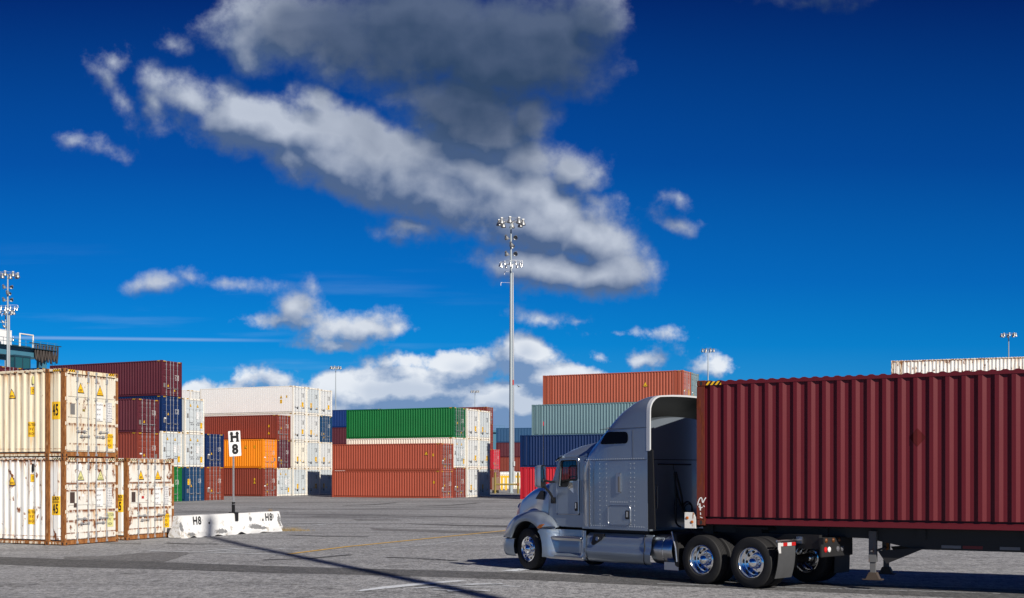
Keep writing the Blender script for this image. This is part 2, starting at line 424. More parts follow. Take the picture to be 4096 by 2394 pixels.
    M['signwhite'] = plain('sign_white', (.74, .74, .74), .4, var=.03)
    M['yellowpaint'] = plain('yellow_safety_paint', (.72, .42, .015), .5, var=.12)
    M['dullyellow'] = plain('shade_dulled_yellow', (.22, .165, .035), .6, var=.2)  # yellow darkened to olive for the shade at the mast foot
    M['cranecol'] = plain('crane_teal_paint', (.05, .165, .24), .5, var=.1, scale=1)
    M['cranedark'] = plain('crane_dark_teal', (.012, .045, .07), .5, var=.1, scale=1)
    M['brownbox'] = plain('brown_crate', (.22, .14, .09), .6, var=.15)
    # truck
    m, t, b = new_mat('silver_truck_paint')
    tc = t.new('ShaderNodeTexCoord')
    b.inputs['Metallic'].default_value = .68; b.inputs['Roughness'].default_value = .33
    fl = t.noise(tc.outputs['Object'], 2.0, 3, .5)
    t.put(b.inputs['Base Color'], t.ramp(fl, [(0, (.31, .37, .445)), (1, (.36, .425, .50))]))
    b.inputs['Coat Weight'].default_value = .7; b.inputs['Coat Roughness'].default_value = .04
    bp = t.new('ShaderNodeBump'); bp.inputs['Strength'].default_value = .10; bp.inputs['Distance'].default_value = .02
    t.put(bp.inputs['Height'], t.noise(tc.outputs['Object'], 1.6, 2, .5)); t.l.new(bp.outputs[0], b.inputs['Coat Normal'])
    M['silver'] = m
    M['silverdark'] = plain('truck_inner_grey', (.11, .105, .095), .6, .1)
    M['darkglass'] = plain('tinted_glass', (.004, .005, .006), .03, var=.0, spec=.18)
    m, t, b = new_mat('cab_glass')
    g = t.new('ShaderNodeBsdfGlossy'); g.inputs['Roughness'].default_value = .02; g.inputs[0].default_value = (.9, .95, 1, 1)
    tr = t.new('ShaderNodeBsdfTransparent'); tr.inputs[0].default_value = (.30, .36, .36, 1)
    mx = t.new('ShaderNodeMixShader'); fr = t.new('ShaderNodeFresnel'); fr.inputs[0].default_value = 1.45
    mx.inputs[0].default_value = .06; t.l.new(tr.outputs[0], mx.inputs[1]); t.l.new(g.outputs[0], mx.inputs[2])
    t.l.new(mx.outputs[0], t.n['Material Output'].inputs[0])
    M['cabglass'] = m
    m, t, b = new_mat('mirror_glass')
    b.inputs['Metallic'].default_value = 1; b.inputs['Roughness'].default_value = .02; b.inputs['Base Color'].default_value = (.7, .72, .75, 1)
    M['mirror'] = m
    # hazard stripes: diagonal black and yellow
    for nm, a, bcol in (('hazard', (.80, .45, .01), (.012, .012, .012)), ('hazardwhite', (.62, .55, .36), (.03, .022, .018))):
        m, t, b = new_mat(nm+'_stripes')
        tc = t.new('ShaderNodeTexCoord'); sp = t.new('ShaderNodeSeparateXYZ'); t.l.new(tc.outputs['Object'], sp.inputs[0])
        d = t.math('ADD', t.math('ADD', sp.outputs[0], sp.outputs[1]), t.math('MULTIPLY', sp.outputs[2], -.8))
        w = t.math('FRACT', t.math('DIVIDE', d, .095))
        t.put(b.inputs['Base Color'], t.mix(t.math('GREATER_THAN', w, .5), a, bcol)); b.inputs['Roughness'].default_value = .5
        M[nm] = m
mk()
M['shadetape'] = plain('shade_white_tape', (.16,.165,.18), .5)  # white tape darkened to stand for shade under the container
M['shadered'] = plain('shade_red_tape', (.16,.010,.010), .5)  # red tape toned down for the same shade
M['mudflap'] = plain('grey_mud_flap', (.050,.052,.056), .6, var=.3, scale=5)
M['dimlens'] = plain('dim_grey_lens', (.10,.10,.11), .3)  # grey lens, darker than the clear one
M['dimamber'] = plain('dim_amber_lens', (.11,.035,.006), .35)  # amber lens in a darker tone
M['rivet'] = plain('rivet_heads', (.48,.52,.57), .35, .3)
M['cable'] = plain('dark_cable', (.028,.020,.017), .6)
M['cabwindow'] = plain('crane_cab_glass', (.02,.09,.11), .05)
M['ghost'] = plain('dark_placard_ghost', (.076,.0125,.014), .85, spec=.05)
M['rustwhite'] = rusty('rusty_white_bracket', (.62,.62,.60), .12)
M['leggrey'] = rusty('grey_landing_leg', (.11,.112,.118), .08)
M['tanfoot'] = plain('shade_tan_foot', (.060,.043,.032), .7, var=.25)  # tan steel darkened for the shade on the landing foot
# ------------------------------------------------------------------ ground height
def gz(y):
    """the yard falls away gently from the camera to the stacks"""
    return .15*min(1, max(0, (37-y)/15))

# ------------------------------------------------------------------ shipping containers
HC, ST, W = 2.896, 2.591, 2.438
L40, L45 = 12.192, 13.716
# local frame: door end at x = 0 facing +x, near side at y = 0 facing -y, base at z = 0, body runs to x = -L
def corr(x0, x1, pitch=.278, d=.040):
    n = max(1, round((x1-x0)/pitch)); p = (x1-x0)/n; out = []
    a, b, c, e = .13*p, .245*p, .255*p, .245*p
    for k in range(n):
        s = x0+k*p
        out += [(s+a, d), (s+a+b, 0), (s+a+b+c, 0), (s+a+b+c+e, d)]
    return [(x0, d)]+out+[(x1, d)]
def runs(L):
    """stretches of corrugated side between posts"""
    return [(-L+.17, -.17)] if L < 13 else [(-L+.20, -L+.762-.10), (-L+.762+.10, -.762-.10), (-.762+.10, -.20)]
def depth_at(prof, x):
    for (a, da), (b, db) in zip(prof, prof[1:]):
        if a <= x <= b: return da+(db-da)*(x-a)/max(b-a, 1e-9)
    return 0
MC = {}
def corr_of(x0, x1):
    if x1-x0 > 1: return corr(x0, x1)
    return [(x0, .036), (x0+.13, .036), (x0+.175, 0), (x1-.075, 0), (x1-.03, .036), (x1, .036)]       # the short bay between the two posts of a 45 ft end
def side_mesh(L, H, far, kind):
    key = ('side', L, H, far, kind)
    if key not in MC:
        m = MB()
        for x0, x1 in runs(L):
            if kind == 'reefer':
                pr = []
                n = max(1, round((x1-x0)/.30)); p = (x1-x0)/n
                for k in range(n): pr += [(x0+k*p, 0), (x0+k*p+p*.90, 0), (x0+k*p+p*.92, .006), (x0+k*p+p*.98, .006)]
                pr.append((x1, 0))
            else: pr = corr_of(x0, x1)
            f = (lambda d: W-.012-d) if far else (lambda d: .012+d)
            m.grid([[(x, f(d), .18) for x, d in pr], [(x, f(d), H-.075) for x, d in pr]])
        MC[key] = m.mesh('side_panel')
    return MC[key]
def frame_mesh(L, H, castings, bev):
    key = ('frame', L, H, castings, bev)
    if key not in MC:
        m = MB()
        pw, pd = .16, .09
        for y0, y1 in ((0, pd), (W-pd, W)):
            sx = -1
            m.box(-pw, 0, y0+.002, y1-.002, .118, H-.118); m.box(-L, -L+pw, y0+.002, y1-.002, .118, H-.118)
            if L > 13:
                for xc in (-.762, -L+.762): m.box(xc-.085, xc+.085, y0+.004, y1-.004, .118, H-.118)
            a = [-.178, -L+.178] if L < 13 else [-.178, -.762+.09]
            segs = [(-L+.178, -.178)] if L < 13 else [(-.762+.09, -.178), (-L+.762+.09, -.762-.09), (-L+.178, -L+.762-.09)]
            for x0, x1 in segs:
                yy = (y0+.006, y0+.07) if y0 == 0 else (y1-.07, y1-.006)
                m.box(x0, x1, *yy, H-.10, H-.034, 1)
                m.box(x0, x1, *yy, .026, .114, 1)
                yo = (y0+.13, y0+.15) if y0 == 0 else (y1-.15, y1-.13)
                m.box(x0, x1, *yo, .10, .215, 1)
        m.box(-.09, -.004, .09, W-.09, H-.16, H-.020, 1); m.box(-.10, -.004, .09, W-.09, .02, .165)
        m.box(-L+.004, -L+.09, .09, W-.09, H-.12, H-.020); m.box(-L+.004, -L+.09, .09, W-.09, .02, .15)
        m.box(-L+.1, -.1, .05, W-.05, .10, .14)
        if castings:
            for x in (0, -L+.178) if L < 13 else (0, -.762+.089, -L+.762+.089, -L+.178):
                for y in (0, W-.162):
                    for z in (0, H-.118): m.box(x-.178, x, y-.003, y+.165, z, z+.118)
        MC[key] = m.mesh('frame', bevel=bev)
    return MC[key]
def casting_mesh():
    if 'cast' not in MC:
        m = MB(); m.box(-.089, .089, -.081, .081, -.059, .059)
        me = m.mesh('corner_casting', bevel=.012)
        MC['cast'] = me
        oval = [(.028*math.cos(a), .042*math.sin(a)) for a in [2*math.pi*k/14 for k in range(14)]]
        fy = lambda p, t: (p[0], t, p[1]); fx = lambda p, t: (t, p[0], p[1])
        hs = []
        for fn, a0, a1 in ((fy, -.0835, -.075), (fx, .0915, .083), (fy, .0835, .075), (fx, -.0915, -.083)):
            h = MB(); h.prism(oval, fn, a0, a1); hs.append(h.mesh('casting_hole'))
        MC['hole'] = hs
    return MC['cast'], MC['hole']
def roof_mesh(L, H):
    key = ('roof', L, H)
    if key not in MC:
        m = MB(); pr = [(x, H-.005-d*.8) for x, d in corr(-L+.15, -.15, .21, .03)]
        m.grid([[(x, .012, z) for x, z in pr], [(x, W-.012, z) for x, z in pr]])
        m.grid([[(x, .012, z) for x, z in pr], [(x, .012, H-.06) for x, z in pr]])
        MC[key] = m.mesh('roof')
    return MC[key]
def front_mesh(L, H, kind):
    key = ('front', L, H, kind)
    if key not in MC:
        m = MB(); pr = corr(.09, W-.09) if kind != 'reefer' else [(.09, .02), (W-.09, .02)]
        m.grid([[(-L+.012+d, y, .14) for y, d in pr], [(-L+.012+d, y, H-.11) for y, d in pr]])
        MC[key] = m.mesh('front_wall')
    return MC[key]
def door_bands(H, kind):
    if kind == 'dry45': return [(H*.615, H*.690), (H*.385, H*.455)]
    if kind == 'dry': return [(H*f, H*f+.16) for f in (.16, .35, .54, .73)]
    return []
def door_mesh(H, kind, side):
    key = ('door', H, kind, side)
    if key not in MC:
        m = MB(); y0, y1 = (.105, W/2-.012) if side == 0 else (W/2+.012, W-.105)
        z0, z1 = .185, H-.185; X = -.028; b = .075
        m.box(X-.03, X, y0, y0+b, z0, z1); m.box(X-.03, X, y1-b, y1, z0, z1)
        pr = [(z0, X)]
        for a, c in door_bands(H, kind): pass
        for a, c in sorted(door_bands(H, kind)):
            if kind == 'dry45': pr += [(a, X), (a+.012, X-.022), (c-.02, X-.022), (c, X)]
            else: pr += [(a, X), (a+.045, X-.028), (c-.045, X-.028), (c, X)]
        pr.append((z1, X))
        m.grid([[(x, y0+b, z) for z, x in pr], [(x, y1-b, z) for z, x in pr]])
        m.box(X-.036, X-.030, y0+.004, y1-.004, z0+.004, z1-.004)
        if kind == 'reefer':
            m.box(X+.001, X+.006, y0+.02, y1-.02, z0+.02, z0+.20)
        MC[key] = m.mesh('door')
    return MC[key]
def hinge_mesh():
    if 'hinge' not in MC:
        m = MB(); m.box(-.03, .010, -.07, .035, -.045, .045); m.tube([(.008, -.05, -.055), (.008, -.05, .055)], .018, 8)
        MC['hinge'] = m.mesh('hinge')
    return MC['hinge']
def rod_mesh(H, nb):
    key = ('rod', H, nb)
    if key not in MC:
        m = MB(); x = .012
        m.tube([(x, 0, .05), (x, 0, H-.05)], .0185, 8)
        for z in (.075, H-.075): m.box(-.01, .03, -.045, .045, z-.035, z+.035)
        for z in (.30, H-.32): m.box(-.026, .033, -.038, .038, z-.075, z+.075)
        for k in range(nb):
            z = H*(k+1)/(nb+1); m.box(-.026, .033, -.036, .036, z-.028, z+.028)
        MC[key] = m.mesh('locking_rod')
    return MC[key]
def handle_mesh():
    if 'handle' not in MC:
        m = MB(); m.tube([(.036, 0, 0), (.05, .10, .004), (.05, .40, -.006)], .015, 6); m.box(-.02, .05, .28, .33, -.04, .04); m.box(.02, .055, -.04, .04, -.03, .03)
        MC['handle'] = m.mesh('door_handle')
    return MC['handle']
def flatmesh(key, build):
    if key not in MC:
        m = MB(); build(m); MC[key] = m.mesh(key if isinstance(key, str) else key[0])
    return MC[key]
def merge_meshes(name, parts):
    """parts: (mesh, matrix, material index) joined in one mesh"""
    m = MB()
    for me, mt, mi in parts:
        i = len(m.v); m.v += [tuple(mt @ v.co) for v in me.vertices]
        for p in me.polygons: m.f.append(tuple(i+k for k in p.vertices)); m.m.append(mi)
    return m.mesh(name, merge=False)
END = Matrix(((0, 0, 1, 0), (1, 0, 0, 0), (0, 1, 0, 0), (0, 0, 0, 1)))        # lettering plane -> door face (reads along +y, up z, faces +x)
SIDE = Matrix(((1, 0, 0, 0), (0, 0, -1, 0), (0, 1, 0, 0), (0, 0, 0, 1)))      # lettering plane -> near side (reads along +x, faces -y)
def T(x, y, z=0): return Matrix.Translation((x, y, z))
def rect(w, h, z=0):
    m = MB(); m.face([(-w/2, -h/2, z), (w/2, -h/2, z), (w/2, h/2, z), (-w/2, h/2, z)])
    return m.mesh('label', merge=False)
def tri(w, h, z=0):
    m = MB(); m.face([(-w/2, -h/2, z), (w/2, -h/2, z), (0, h/2, z)])
    return m.mesh('label', merge=False)
I4 = Matrix.Identity(4)
def warning_label(sz=.34):
    key = ('warn', sz)
    if key not in MC:
        MC[key] = merge_meshes('warning_triangle', [(tri(sz*.93, sz), I4, 1), (tri(sz*.76, sz*.80), T(0, -sz*.018, .0015), 0),
            (text_mesh('SUPER\nHEIGHT', sz*.11, .002), T(0, -sz*.24, .003), 1)])
    return MC[key]
def fall_label(sz=.34):
    key = ('fall', sz)
    if key not in MC:
        bolt = MB(); bolt.face([(-.08*sz, .06*sz, 0), (.0, -.06*sz, 0), (.09*sz, .16*sz, 0), (.02*sz, .02*sz, 0)]); bolt.face([(.0, -.06*sz, 0), (.02*sz, -.12*sz, 0), (.05*sz, .06*sz, 0)])
        MC[key] = merge_meshes('warning_triangle', [(tri(sz*.93, sz), I4, 1), (tri(sz*.76, sz*.80), T(0, -sz*.018, .0015), 0),
            (bolt.mesh('b', merge=False), T(0, -.02*sz, .003), 1), (text_mesh('CAUTION', sz*.10, .002), T(0, -sz*.30, .003), 1)])
    return MC[key]
def caution_label():
    if 'caut' not in MC:
        MC['caut'] = merge_meshes('caution_label', [(rect(.34, .50), I4, 0), (text_mesh("CAUTION\n9'6\"\nHIGH", .135, .002, sx=.62, line=1.12), T(0, 0, .0015), 1)])
    return MC['caut']
def small_label():
    if 'small' not in MC:
        MC['small'] = merge_meshes('height_label', [(rect(.16, .26), I4, 1), (rect(.14, .24), T(0, 0, .001), 0), (text_mesh("2.9m\n9'6\"", .075, .0015, sx=.6), T(0, 0, .002), 1)])
    return MC['small']
def weights(a):
    """the weight table stencilled on the right door"""
    key = ('wt', a)
    if key not in MC:
        left = "MAX. GROSS\n\nTARE WT.\n\nCAP. WT.\n\nCU.CAP."
        right = {0: "32,500 KG\n71,650 LB\n5,100 KG\n11,240 LB\n27,400 KG\n60,410 LB\n86.0 CU.M\n3,037 CU.FT",
                 1: "32,500 KG\n71,650 LB\n5,160 KG\n11,380 LB\n27,340 KG\n60,270 LB\n86 CU.M\n3,039 CU.FT"}[a]
        MC[key] = (merge_meshes('weight_table', [(rect(.33, .62), T(-.235, 0, 0), 0), (rect(.30, .66), T(.21, 0, 0), 0),
                    (text_mesh(left, .085, .0008, 'LEFT', .62, line=.98), T(-.385, -.02, .0015), 1), (text_mesh(right, .085, .0008, 'RIGHT', .62, line=.98), T(.345, 0, .0015), 1)]))
    return MC[key]
def stencil():
    """loose stencilled weight lines without a panel"""
    if 'stc' not in MC:
        MC['stc'] = merge_meshes('weight_lines', [(text_mesh("MAX.GR.\n\nTARE\n\nNET\n\nCU.CAP.", .105, .004, 'LEFT', .8, line=.9), T(-.40, 0), 0),
                                                  (text_mesh("30.480 KGS\n67.200 LBS\n3.890 KGS\n8.580 LBS\n26.590 KGS\n58.620 LBS\n76.4 CU.M", .105, .004, 'RIGHT', .8, line=1.0), T(.36, 0), 0)])
    return MC['stc']
def plate_mesh(w, h):
    key = ('plate', w, h)
    if key not in MC: MC[key] = rect(w, h)
    return MC[key]
def bend(me, prof, x0, name):
    """lays a label (local xy plane, centred) on the corrugated side at x0"""
    bm = bmesh.new(); bm.from_mesh(me)
    for x, d in prof:
        bmesh.ops.bisect_plane(bm, geom=bm.verts[:]+bm.edges[:]+bm.faces[:], plane_co=(x-x0, 0, 0), plane_no=(1, 0, 0), dist=1e-5)
    for v in bm.verts:
        lift = v.co.z
        v.co.z = -depth_at(prof, v.co.x+x0)-.012+.0035+lift
    out = bpy.data.meshes.new(name); bm.to_mesh(out); bm.free()
    return out
def on_end(name, me, mats, root, y, z, x=-.0225, label=None, roll=0):
    o = obj(name, me, mats, root); o.matrix_local = T(x, y, z) @ END @ Matrix.Rotation(roll, 4, 'Z')
    if label: o['label'] = label
    return o
def on_side(name, me, mats, root, x, z, y=.006, label=None):
    o = obj(name, me, mats, root); o.matrix_local = T(x, y, z) @ SIDE
    if label: o['label'] = label
    return o
def hazard_meshes(L, H, which):
    key = ('haz', L, H, which)
    if key not in MC:
        m = MB(); e = .0035
        if 'end' in which:
            for y0, y1 in ((.175, .46), (W-.46, W-.175)): m.face([(e-.004, y0, H-.105), (e-.004, y1, H-.105), (e-.004, y1, H-.024), (e-.004, y0, H-.024)])
        if 'side' in which:
            xs = [(-.48, -.19)] if L < 13 else [(-.50, -.20)]
            if 'front' in which: xs = [(-L+.19, -L+.50)]
            for x0, x1 in xs: m.face([(x0, .006-e, H-.098), (x1, .006-e, H-.098), (x1, .006-e, H-.024), (x0, .006-e, H-.024)])
        MC[key] = m.mesh('hazard_stripes')
    return MC[key]

GROUPS = {}
def container(label, P, rz, L=L40, H=HC, col='brown', kind='dry', frame=None, side=None, door=None, rails=None, near=False, group=None, decals=None, rods='zinc', haz=True, detail=True, z=None):
    """P: world position of the lower near door corner"""
    root = thing('shipping_container', label, 'container', P, rz, group)
    frame = M[frame or col]; side = M[side or col]; door = M[door or ('white_sundim' if col == 'white' else col)]; rails = M[rails] if rails else frame
    body = obj('frame', frame_mesh(L, H, not near, .008 if near else 0), [frame, rails], root)
    obj('side_wall', side_mesh(L, H, False, kind), side, root); obj('side_wall', side_mesh(L, H, True, kind), side, root)
    obj('roof', roof_mesh(L, H), side, root)
    obj('end_wall', front_mesh(L, H, kind), side, root)
    if near:
        ca, ho = casting_mesh()
        xs = (-.089, -L+.089) if L < 13 else (-.089, -.762, -L+.762, -L+.089)
        for x in xs:
            for y in (.078, W-.078):
                for zz in (.059, H-.059):
                    c = obj('corner_casting', ca, M['ruststeel'] if near != 'trailer' else M['trailer_post'], root, (x, y, zz))
                    for hm in ho: obj('casting_hole', hm, M['gasket'], c)
    if haz: obj('hazard_stripes', hazard_meshes(L, H, ('end', 'side')), M['hazardwhite' if haz == 'w' else 'hazard'], root)
    if not detail:
        if near != 'trailer':
            for s in (0, 1): obj('door', door_mesh(H, kind, s), door, root)
            return root
    m = flatmesh(('door_gasket', H), lambda m: m.box(-.080, -.066, .092, W-.092, .168, H-.165))
    obj('door_gasket', m, M['gasket'], root)
    for s in (0, 1):
        d = obj('door', door_mesh(H, kind, s), door, root)
        ys = (W/2-.67, W/2-.18) if s == 0 else (W/2+.18, W/2+.67)
        if kind == 'reefer': ys = (W/2-.82, W/2-.30) if s == 0 else (W/2+.30, W/2+.82)
        for k, y in enumerate(ys):
            obj('locking_rod', rod_mesh(H, 2 if kind == 'dry45' else 3), M[rods], d, (-.012, y, 0))
        hz = (.86, .70) if kind == 'dry45' else ((.62, .62) if kind == 'reefer' else (.62, .62))
        for k, y in enumerate(ys):
            o = obj('door_handle', handle_mesh(), M['zinc'], d, (-.012, y, hz[k] if s == 0 else hz[1-k]))
            if k == 1: o.scale = (1, -1, 1)
            if kind == 'dry': o.scale[1] *= .75
        for hh in ([.1, .38, .66, .93] if near else [.12, .37, .62, .88]):
            o = obj('hinge', hinge_mesh(), frame if not near else M['white45'], d, (-.012, .095 if s == 0 else W-.095, H*hh))
            if s == 1: o.scale = (1, -1, 1)
    light = col in ('white', 'offwhite', 'coolwhite')
    if decals is None: decals = kind
    if decals == 'reefer':
        v = random.Random(label)
        ink = M['inkgrey']
        on_end('caution_label', caution_label(), [M['yellow'], M['ink']], root, .85 if v.random() < .5 else 1.75, .98)
        on_end('data_plate', plate_mesh(.26, .26), M['ink'], root, .82, .58)
        on_end('data_plate', plate_mesh(.14, .20), M['platebrown'], root, .40, .66)
        on_end('warning_triangle', warning_label(.27), [M['yellow'], M['ink']], root, 1.9 if v.random() < .6 else .45, .72)
        on_end('weight_lines', stencil(), ink, root, 1.75, 1.95).scale *= .62
        if v.random() < .5: on_end('notice_label', plate_mesh(.12, .16), M['yellow'], root, 1.36, .80)
    elif decals == 'white':
        on_end('warning_triangle', warning_label(.30), [M['yellow'], M['ink']], root, .70, H*.80); on_end('warning_triangle', fall_label(.30), [M['yellow'], M['ink']], root, 1.62, H*.79)
        on_end('weight_table', weights(0), [M['signwhite'], M['inkgrey']], root, 1.80, H*.50)
        on_end('data_plate', plate_mesh(.19, .36), M['plate'], root, .36, H*.49)
        on_end('caution_label', caution_label(), [M['yellow'], M['ink']], root, 2.05, .62)
    elif decals == 'dry':
        v = random.Random(label)
        o = on_end('weight_lines', stencil(), M['whiteink'], root, 1.85, H*v.uniform(.52, .62)); o.scale *= v.uniform(.50, .62)
        on_end('warning_triangle', warning_label(.26), [M['yellow'], M['ink']], root, .78, H*v.uniform(.28, .5))
        on_end('data_plate', plate_mesh(.22, .34), M['plate'], root, .34 if v.random() < .7 else 2.1, H*.3)
        if v.random() < .5: on_end('owner_label', plate_mesh(.24, .10), M['signwhite'], root, .42, H*.37)
        if v.random() < .5: on_end('warning_triangle', warning_label(.24), [M['yellow'], M['ink']], root, 1.55 if v.random() < .5 else .8, H*.18)
    return root
def side_labels(root, L, H, z1=.62, z2=.55, x1=-1.9, x2=-1.15):
    on_side('warning_triangle', warning_label(.34), [M['yellow'], M['ink']], root, x1, H*z1, y=.006)
    on_side('height_label', small_label(), [M['yellow'], M['ink']], root, x2, H*z2, y=.006)

def line(P, th, t, u=0.0, z=0.0):
    """a point t metres along the stack row (away to the right), u metres out of the door plane"""
    th = R(th)
    return (P[0]+math.sin(th)*t+math.cos(th)*u, P[1]+math.cos(th)*t-math.sin(th)*u, z)

# --- the two-high rusty white pair and its neighbour at the left, nearest to the camera
def near_white(label, P, th, z, top):
    c = container(label, (P[0], P[1], z), -R(th), L45, HC, 'white', 'dry45', near=True, frame='rustpost', rails='creamrail' if top else 'rustrail', side='white45side' if top else 'white45sideb', door='white45' if top else 'white45b',
                  decals='none', haz='w' if not top else True, rods='zinc')
    prof = [p for r in runs(L45)[::-1] for p in corr_of(*r)]
    prof.sort()
    def lay(name, me, mats, x, zz, lb=None):
        o = obj(name, bend(me, prof, x, name), mats, c); o.matrix_local = T(x, 0, zz) @ Matrix(((1, 0, 0, 0), (0, 0, -1, 0), (0, 1, 0, 0), (0, 0, 0, 1)))
        if lb: o['label'] = lb
        return o
    Y, K = M['yellow'], M['ink']
    lay('warning_triangle', warning_label(.34), [Y, K], -2.35, 2.12)
    lay('height_label', small_label(), [Y, K], -1.43, 2.20)
    lay('caution_label', caution_label(), [Y, K], -1.47, .92)
    if top:
        me = merge_meshes('length_label', [(rect(.36, .58), I4, 0), (text_mesh('45', .52, .012, sx=.56), T(0, 0, .0015), 1)])
        lay('length_label', me, [Y, K], -.41, 1.52, 'yellow label reading 45')
    else:
        me = merge_meshes('length_label', [(rect(.37, .62), I4, 0), (text_mesh('EURO', .155, .008, sx=.70, spacing=1.1), T(0, .225, .0015), 1), (text_mesh('STANDARD', .078, .003, sx=.74, spacing=1.1), T(0, .115, .0015), 1), (text_mesh('45', .42, .010, sx=.66), T(0, -.12, .0015), 1)])
        lay('length_label', me, [Y, K], -.41, 1.30, 'yellow label reading EURO STANDARD 45')
    v = MB(); v.box(-.03, .03, -.02, .02, -.13, .13); v.box(-.026, .026, -.03, -.018, -.10, .08)
    obj('air_vent', v.mesh('air_vent', bevel=.006), M['black'] if not top else M['palelabel'], c, (-1.40, .02, 2.55))
    on_end('weight_table', weights(0 if top else 1), [M['signwhite'], M['inkgrey']], c, 1.80, 1.55)
    return c
TH_A = 23.65
A2, A3 = (-14.58, 37.08), (-13.50, 39.94)
c = near_white('cream white container on top of the rusty pair at the left', A2, TH_A, HC, True)
for y, f in ((.72, warning_label), (1.60, fall_label)): on_end('warning_triangle', f(.36), [M['yellow'], M['ink']], c, y, 2.30 if y < 1 else 2.26)
on_end('caution_label', caution_label(), [M['yellow'], M['ink']], c, 2.03, .56)
on_end('data_plate', plate_mesh(.20, .36), M['plate'], c, .37, 1.58)
on_end('notice_label', plate_mesh(.11, .08), M['dullyellow'], c, .86, 1.56)
on_end('notice_label', plate_mesh(.09, .11), M['yellow'], c, 1.06, 2.50)
c = near_white('rust streaked white container on the ground under the cream one', A2, TH_A, 0, False)
for y, f in ((.72, warning_label), (1.62, fall_label)): on_end('warning_triangle', f(.36), [M['palelabel'], M['ink']], c, y, 2.30)
on_end('caution_label', caution_label(), [M['palelabel'], M['inkgrey']], c, 2.06, .78, label='scuffed pale caution label')
oval = MB(); oval.face([(.085*math.cos(a), .14*math.sin(a), 0) for a in [2*math.pi*k/20 for k in range(20)]]); on_end('notice_label', oval.mesh('notice_label'), M['signwhite'], c, .70, 2.56)
on_end('data_plate', plate_mesh(.21, .36), M['platebrown'], c, .36, 1.56)
on_end('notice_label', plate_mesh(.15, .13), M['platebrown'], c, .50, 1.31)
on_end('notice_label', plate_mesh(.11, .08), M['signwhite'], c, .83, 1.62)
c = near_white('rust streaked white container standing alone between the rusty pair and the barrier', A3, TH_A, 0, False)
for y, f in ((.70, warning_label), (1.58, fall_label)): on_end('warning_triangle', f(.36), [M['yellow'], M['ink']], c, y, 2.30)
on_end('caution_label', caution_label(), [M['yellow'], M['ink']], c, 2.03, .62)
on_end('data_plate', plate_mesh(.20, .36), M['platebrown'], c, .33, 1.52)
on_end('notice_label', plate_mesh(.12, .09), M['redtape'], c, .80, 1.50)

# --- the block behind it: columns of door ends
TH_B = 24.0
G2 = 'stacked containers left of the lettered sign'
bB, bb, bC, bD = (-28.5, 92.6), (-28.56, 86.7), (-27.4, 95.4), (-26.5, 98.5)
def put(label, P, z, th, **k): return container(label, (P[0], P[1], z), -R(th), **k)
put('dark wine red container, topmost of its stack, high above the cream one', bB, 3*HC, TH_B, col='wine', group=G2)
put('navy blue container directly under the topmost wine red one', bB, 2*HC, TH_B, col='navy', group=G2)
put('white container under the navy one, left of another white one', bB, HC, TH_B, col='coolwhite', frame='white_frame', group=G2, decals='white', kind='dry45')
put('bright green container on the ground, half hidden behind the rusty white one', bB, 0, TH_B, col='green', door='green', group=G2)
put('wine red container with dented door, upper of two beside the navy one', bb, HC+ST, TH_B, H=ST, col='wine_rust', group=G2)
put('brownish red container with a small blue label, under the dented wine red one', bb, HC, TH_B, H=ST, col='brown', group=G2)
put('dark red container mostly hidden behind the rusty white pair', bb, 0, TH_B, H=HC, col='wine', group=G2)
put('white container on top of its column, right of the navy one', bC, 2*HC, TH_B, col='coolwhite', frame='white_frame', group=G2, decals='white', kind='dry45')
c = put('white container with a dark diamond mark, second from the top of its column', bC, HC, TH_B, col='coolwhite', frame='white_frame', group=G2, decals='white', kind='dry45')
dm = MB(); dm.face([(0, -.15, 0), (.13, 0, 0), (0, .15, 0), (-.13, 0, 0)]); on_end('hazard_diamond', dm.mesh('hazard_diamond'), M['plate'], c, .82, 1.62); on_end('hazard_diamond', dm.mesh('hazard_diamond'), M['plate'], c, .82, 1.2)
c = put('teal blue container on the ground with a yellow caution label', bC, 0, TH_B, col='teal', group=G2)
on_end('caution_label', caution_label(), [M['yellow'], M['ink']], c, .50, 1.62)
put('dark navy container left of the sign, on top of a brown one', bD, HC, TH_B, col='navy', group=G2)
put('brown container with pale locking rods, on the ground behind the barrier', bD, 0, TH_B, col='brown', rods='white_frame' if 0 else 'zinc', group=G2)
G2b = 'containers far behind the cream pair'
put('blue container showing only its roof edge above the cream one', (-41.2, 99.5), 3*HC, TH_B, col='navy', group=G2b)
put('red container end showing above the cream one at the left edge of the photo', (-43.95, 97.7), 3*HC, TH_B, col='wine', group=G2b)
for k in range(3):
    put('container hidden below the blue roof edge behind the cream pair', (-41.2, 99.5), k*HC, TH_B, col=('brown', 'teal', 'brick')[k], group=G2b, detail=False)
    put('container hidden below the red end behind the cream pair', (-43.95, 97.7), k*HC, TH_B, col=('navy', 'wine', 'brown')[k], group=G2b, detail=False)

# --- middle block with the white refrigerated containers
TH_J = 23.7
PJ = (-25.15, 114.77)
G3 = 'stacked containers behind the lettered sign'
cJ = [0, 2.42, 5.35, 7.88, 11.0]
def J(label, c_, lev, u=0, z=None, **k): return container(label, line(PJ, TH_J, cJ[c_], u, lev*HC if z is None else z), -R(TH_J), group=G3, **k)
c = J('brown container on the ground under the orange one', 0, 0, col='brown'); side_labels(c, L40, HC, .5, .6, -1.0, -1.0)
c = J('bright orange container behind the lettered sign', 0, 1, col='orange'); side_labels(c, L40, HC, .74, .74, -2.1, -1.0)
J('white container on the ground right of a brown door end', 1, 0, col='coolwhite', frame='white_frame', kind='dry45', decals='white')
J('dark maroon container door end right of the orange one', 1, 1, col='wine')
c = J('brown container, third level, below the long white refrigerated one', 1, 2, H=ST, col='brown'); side_labels(c, L40, ST, .28, .55, -1.0, -1.0)
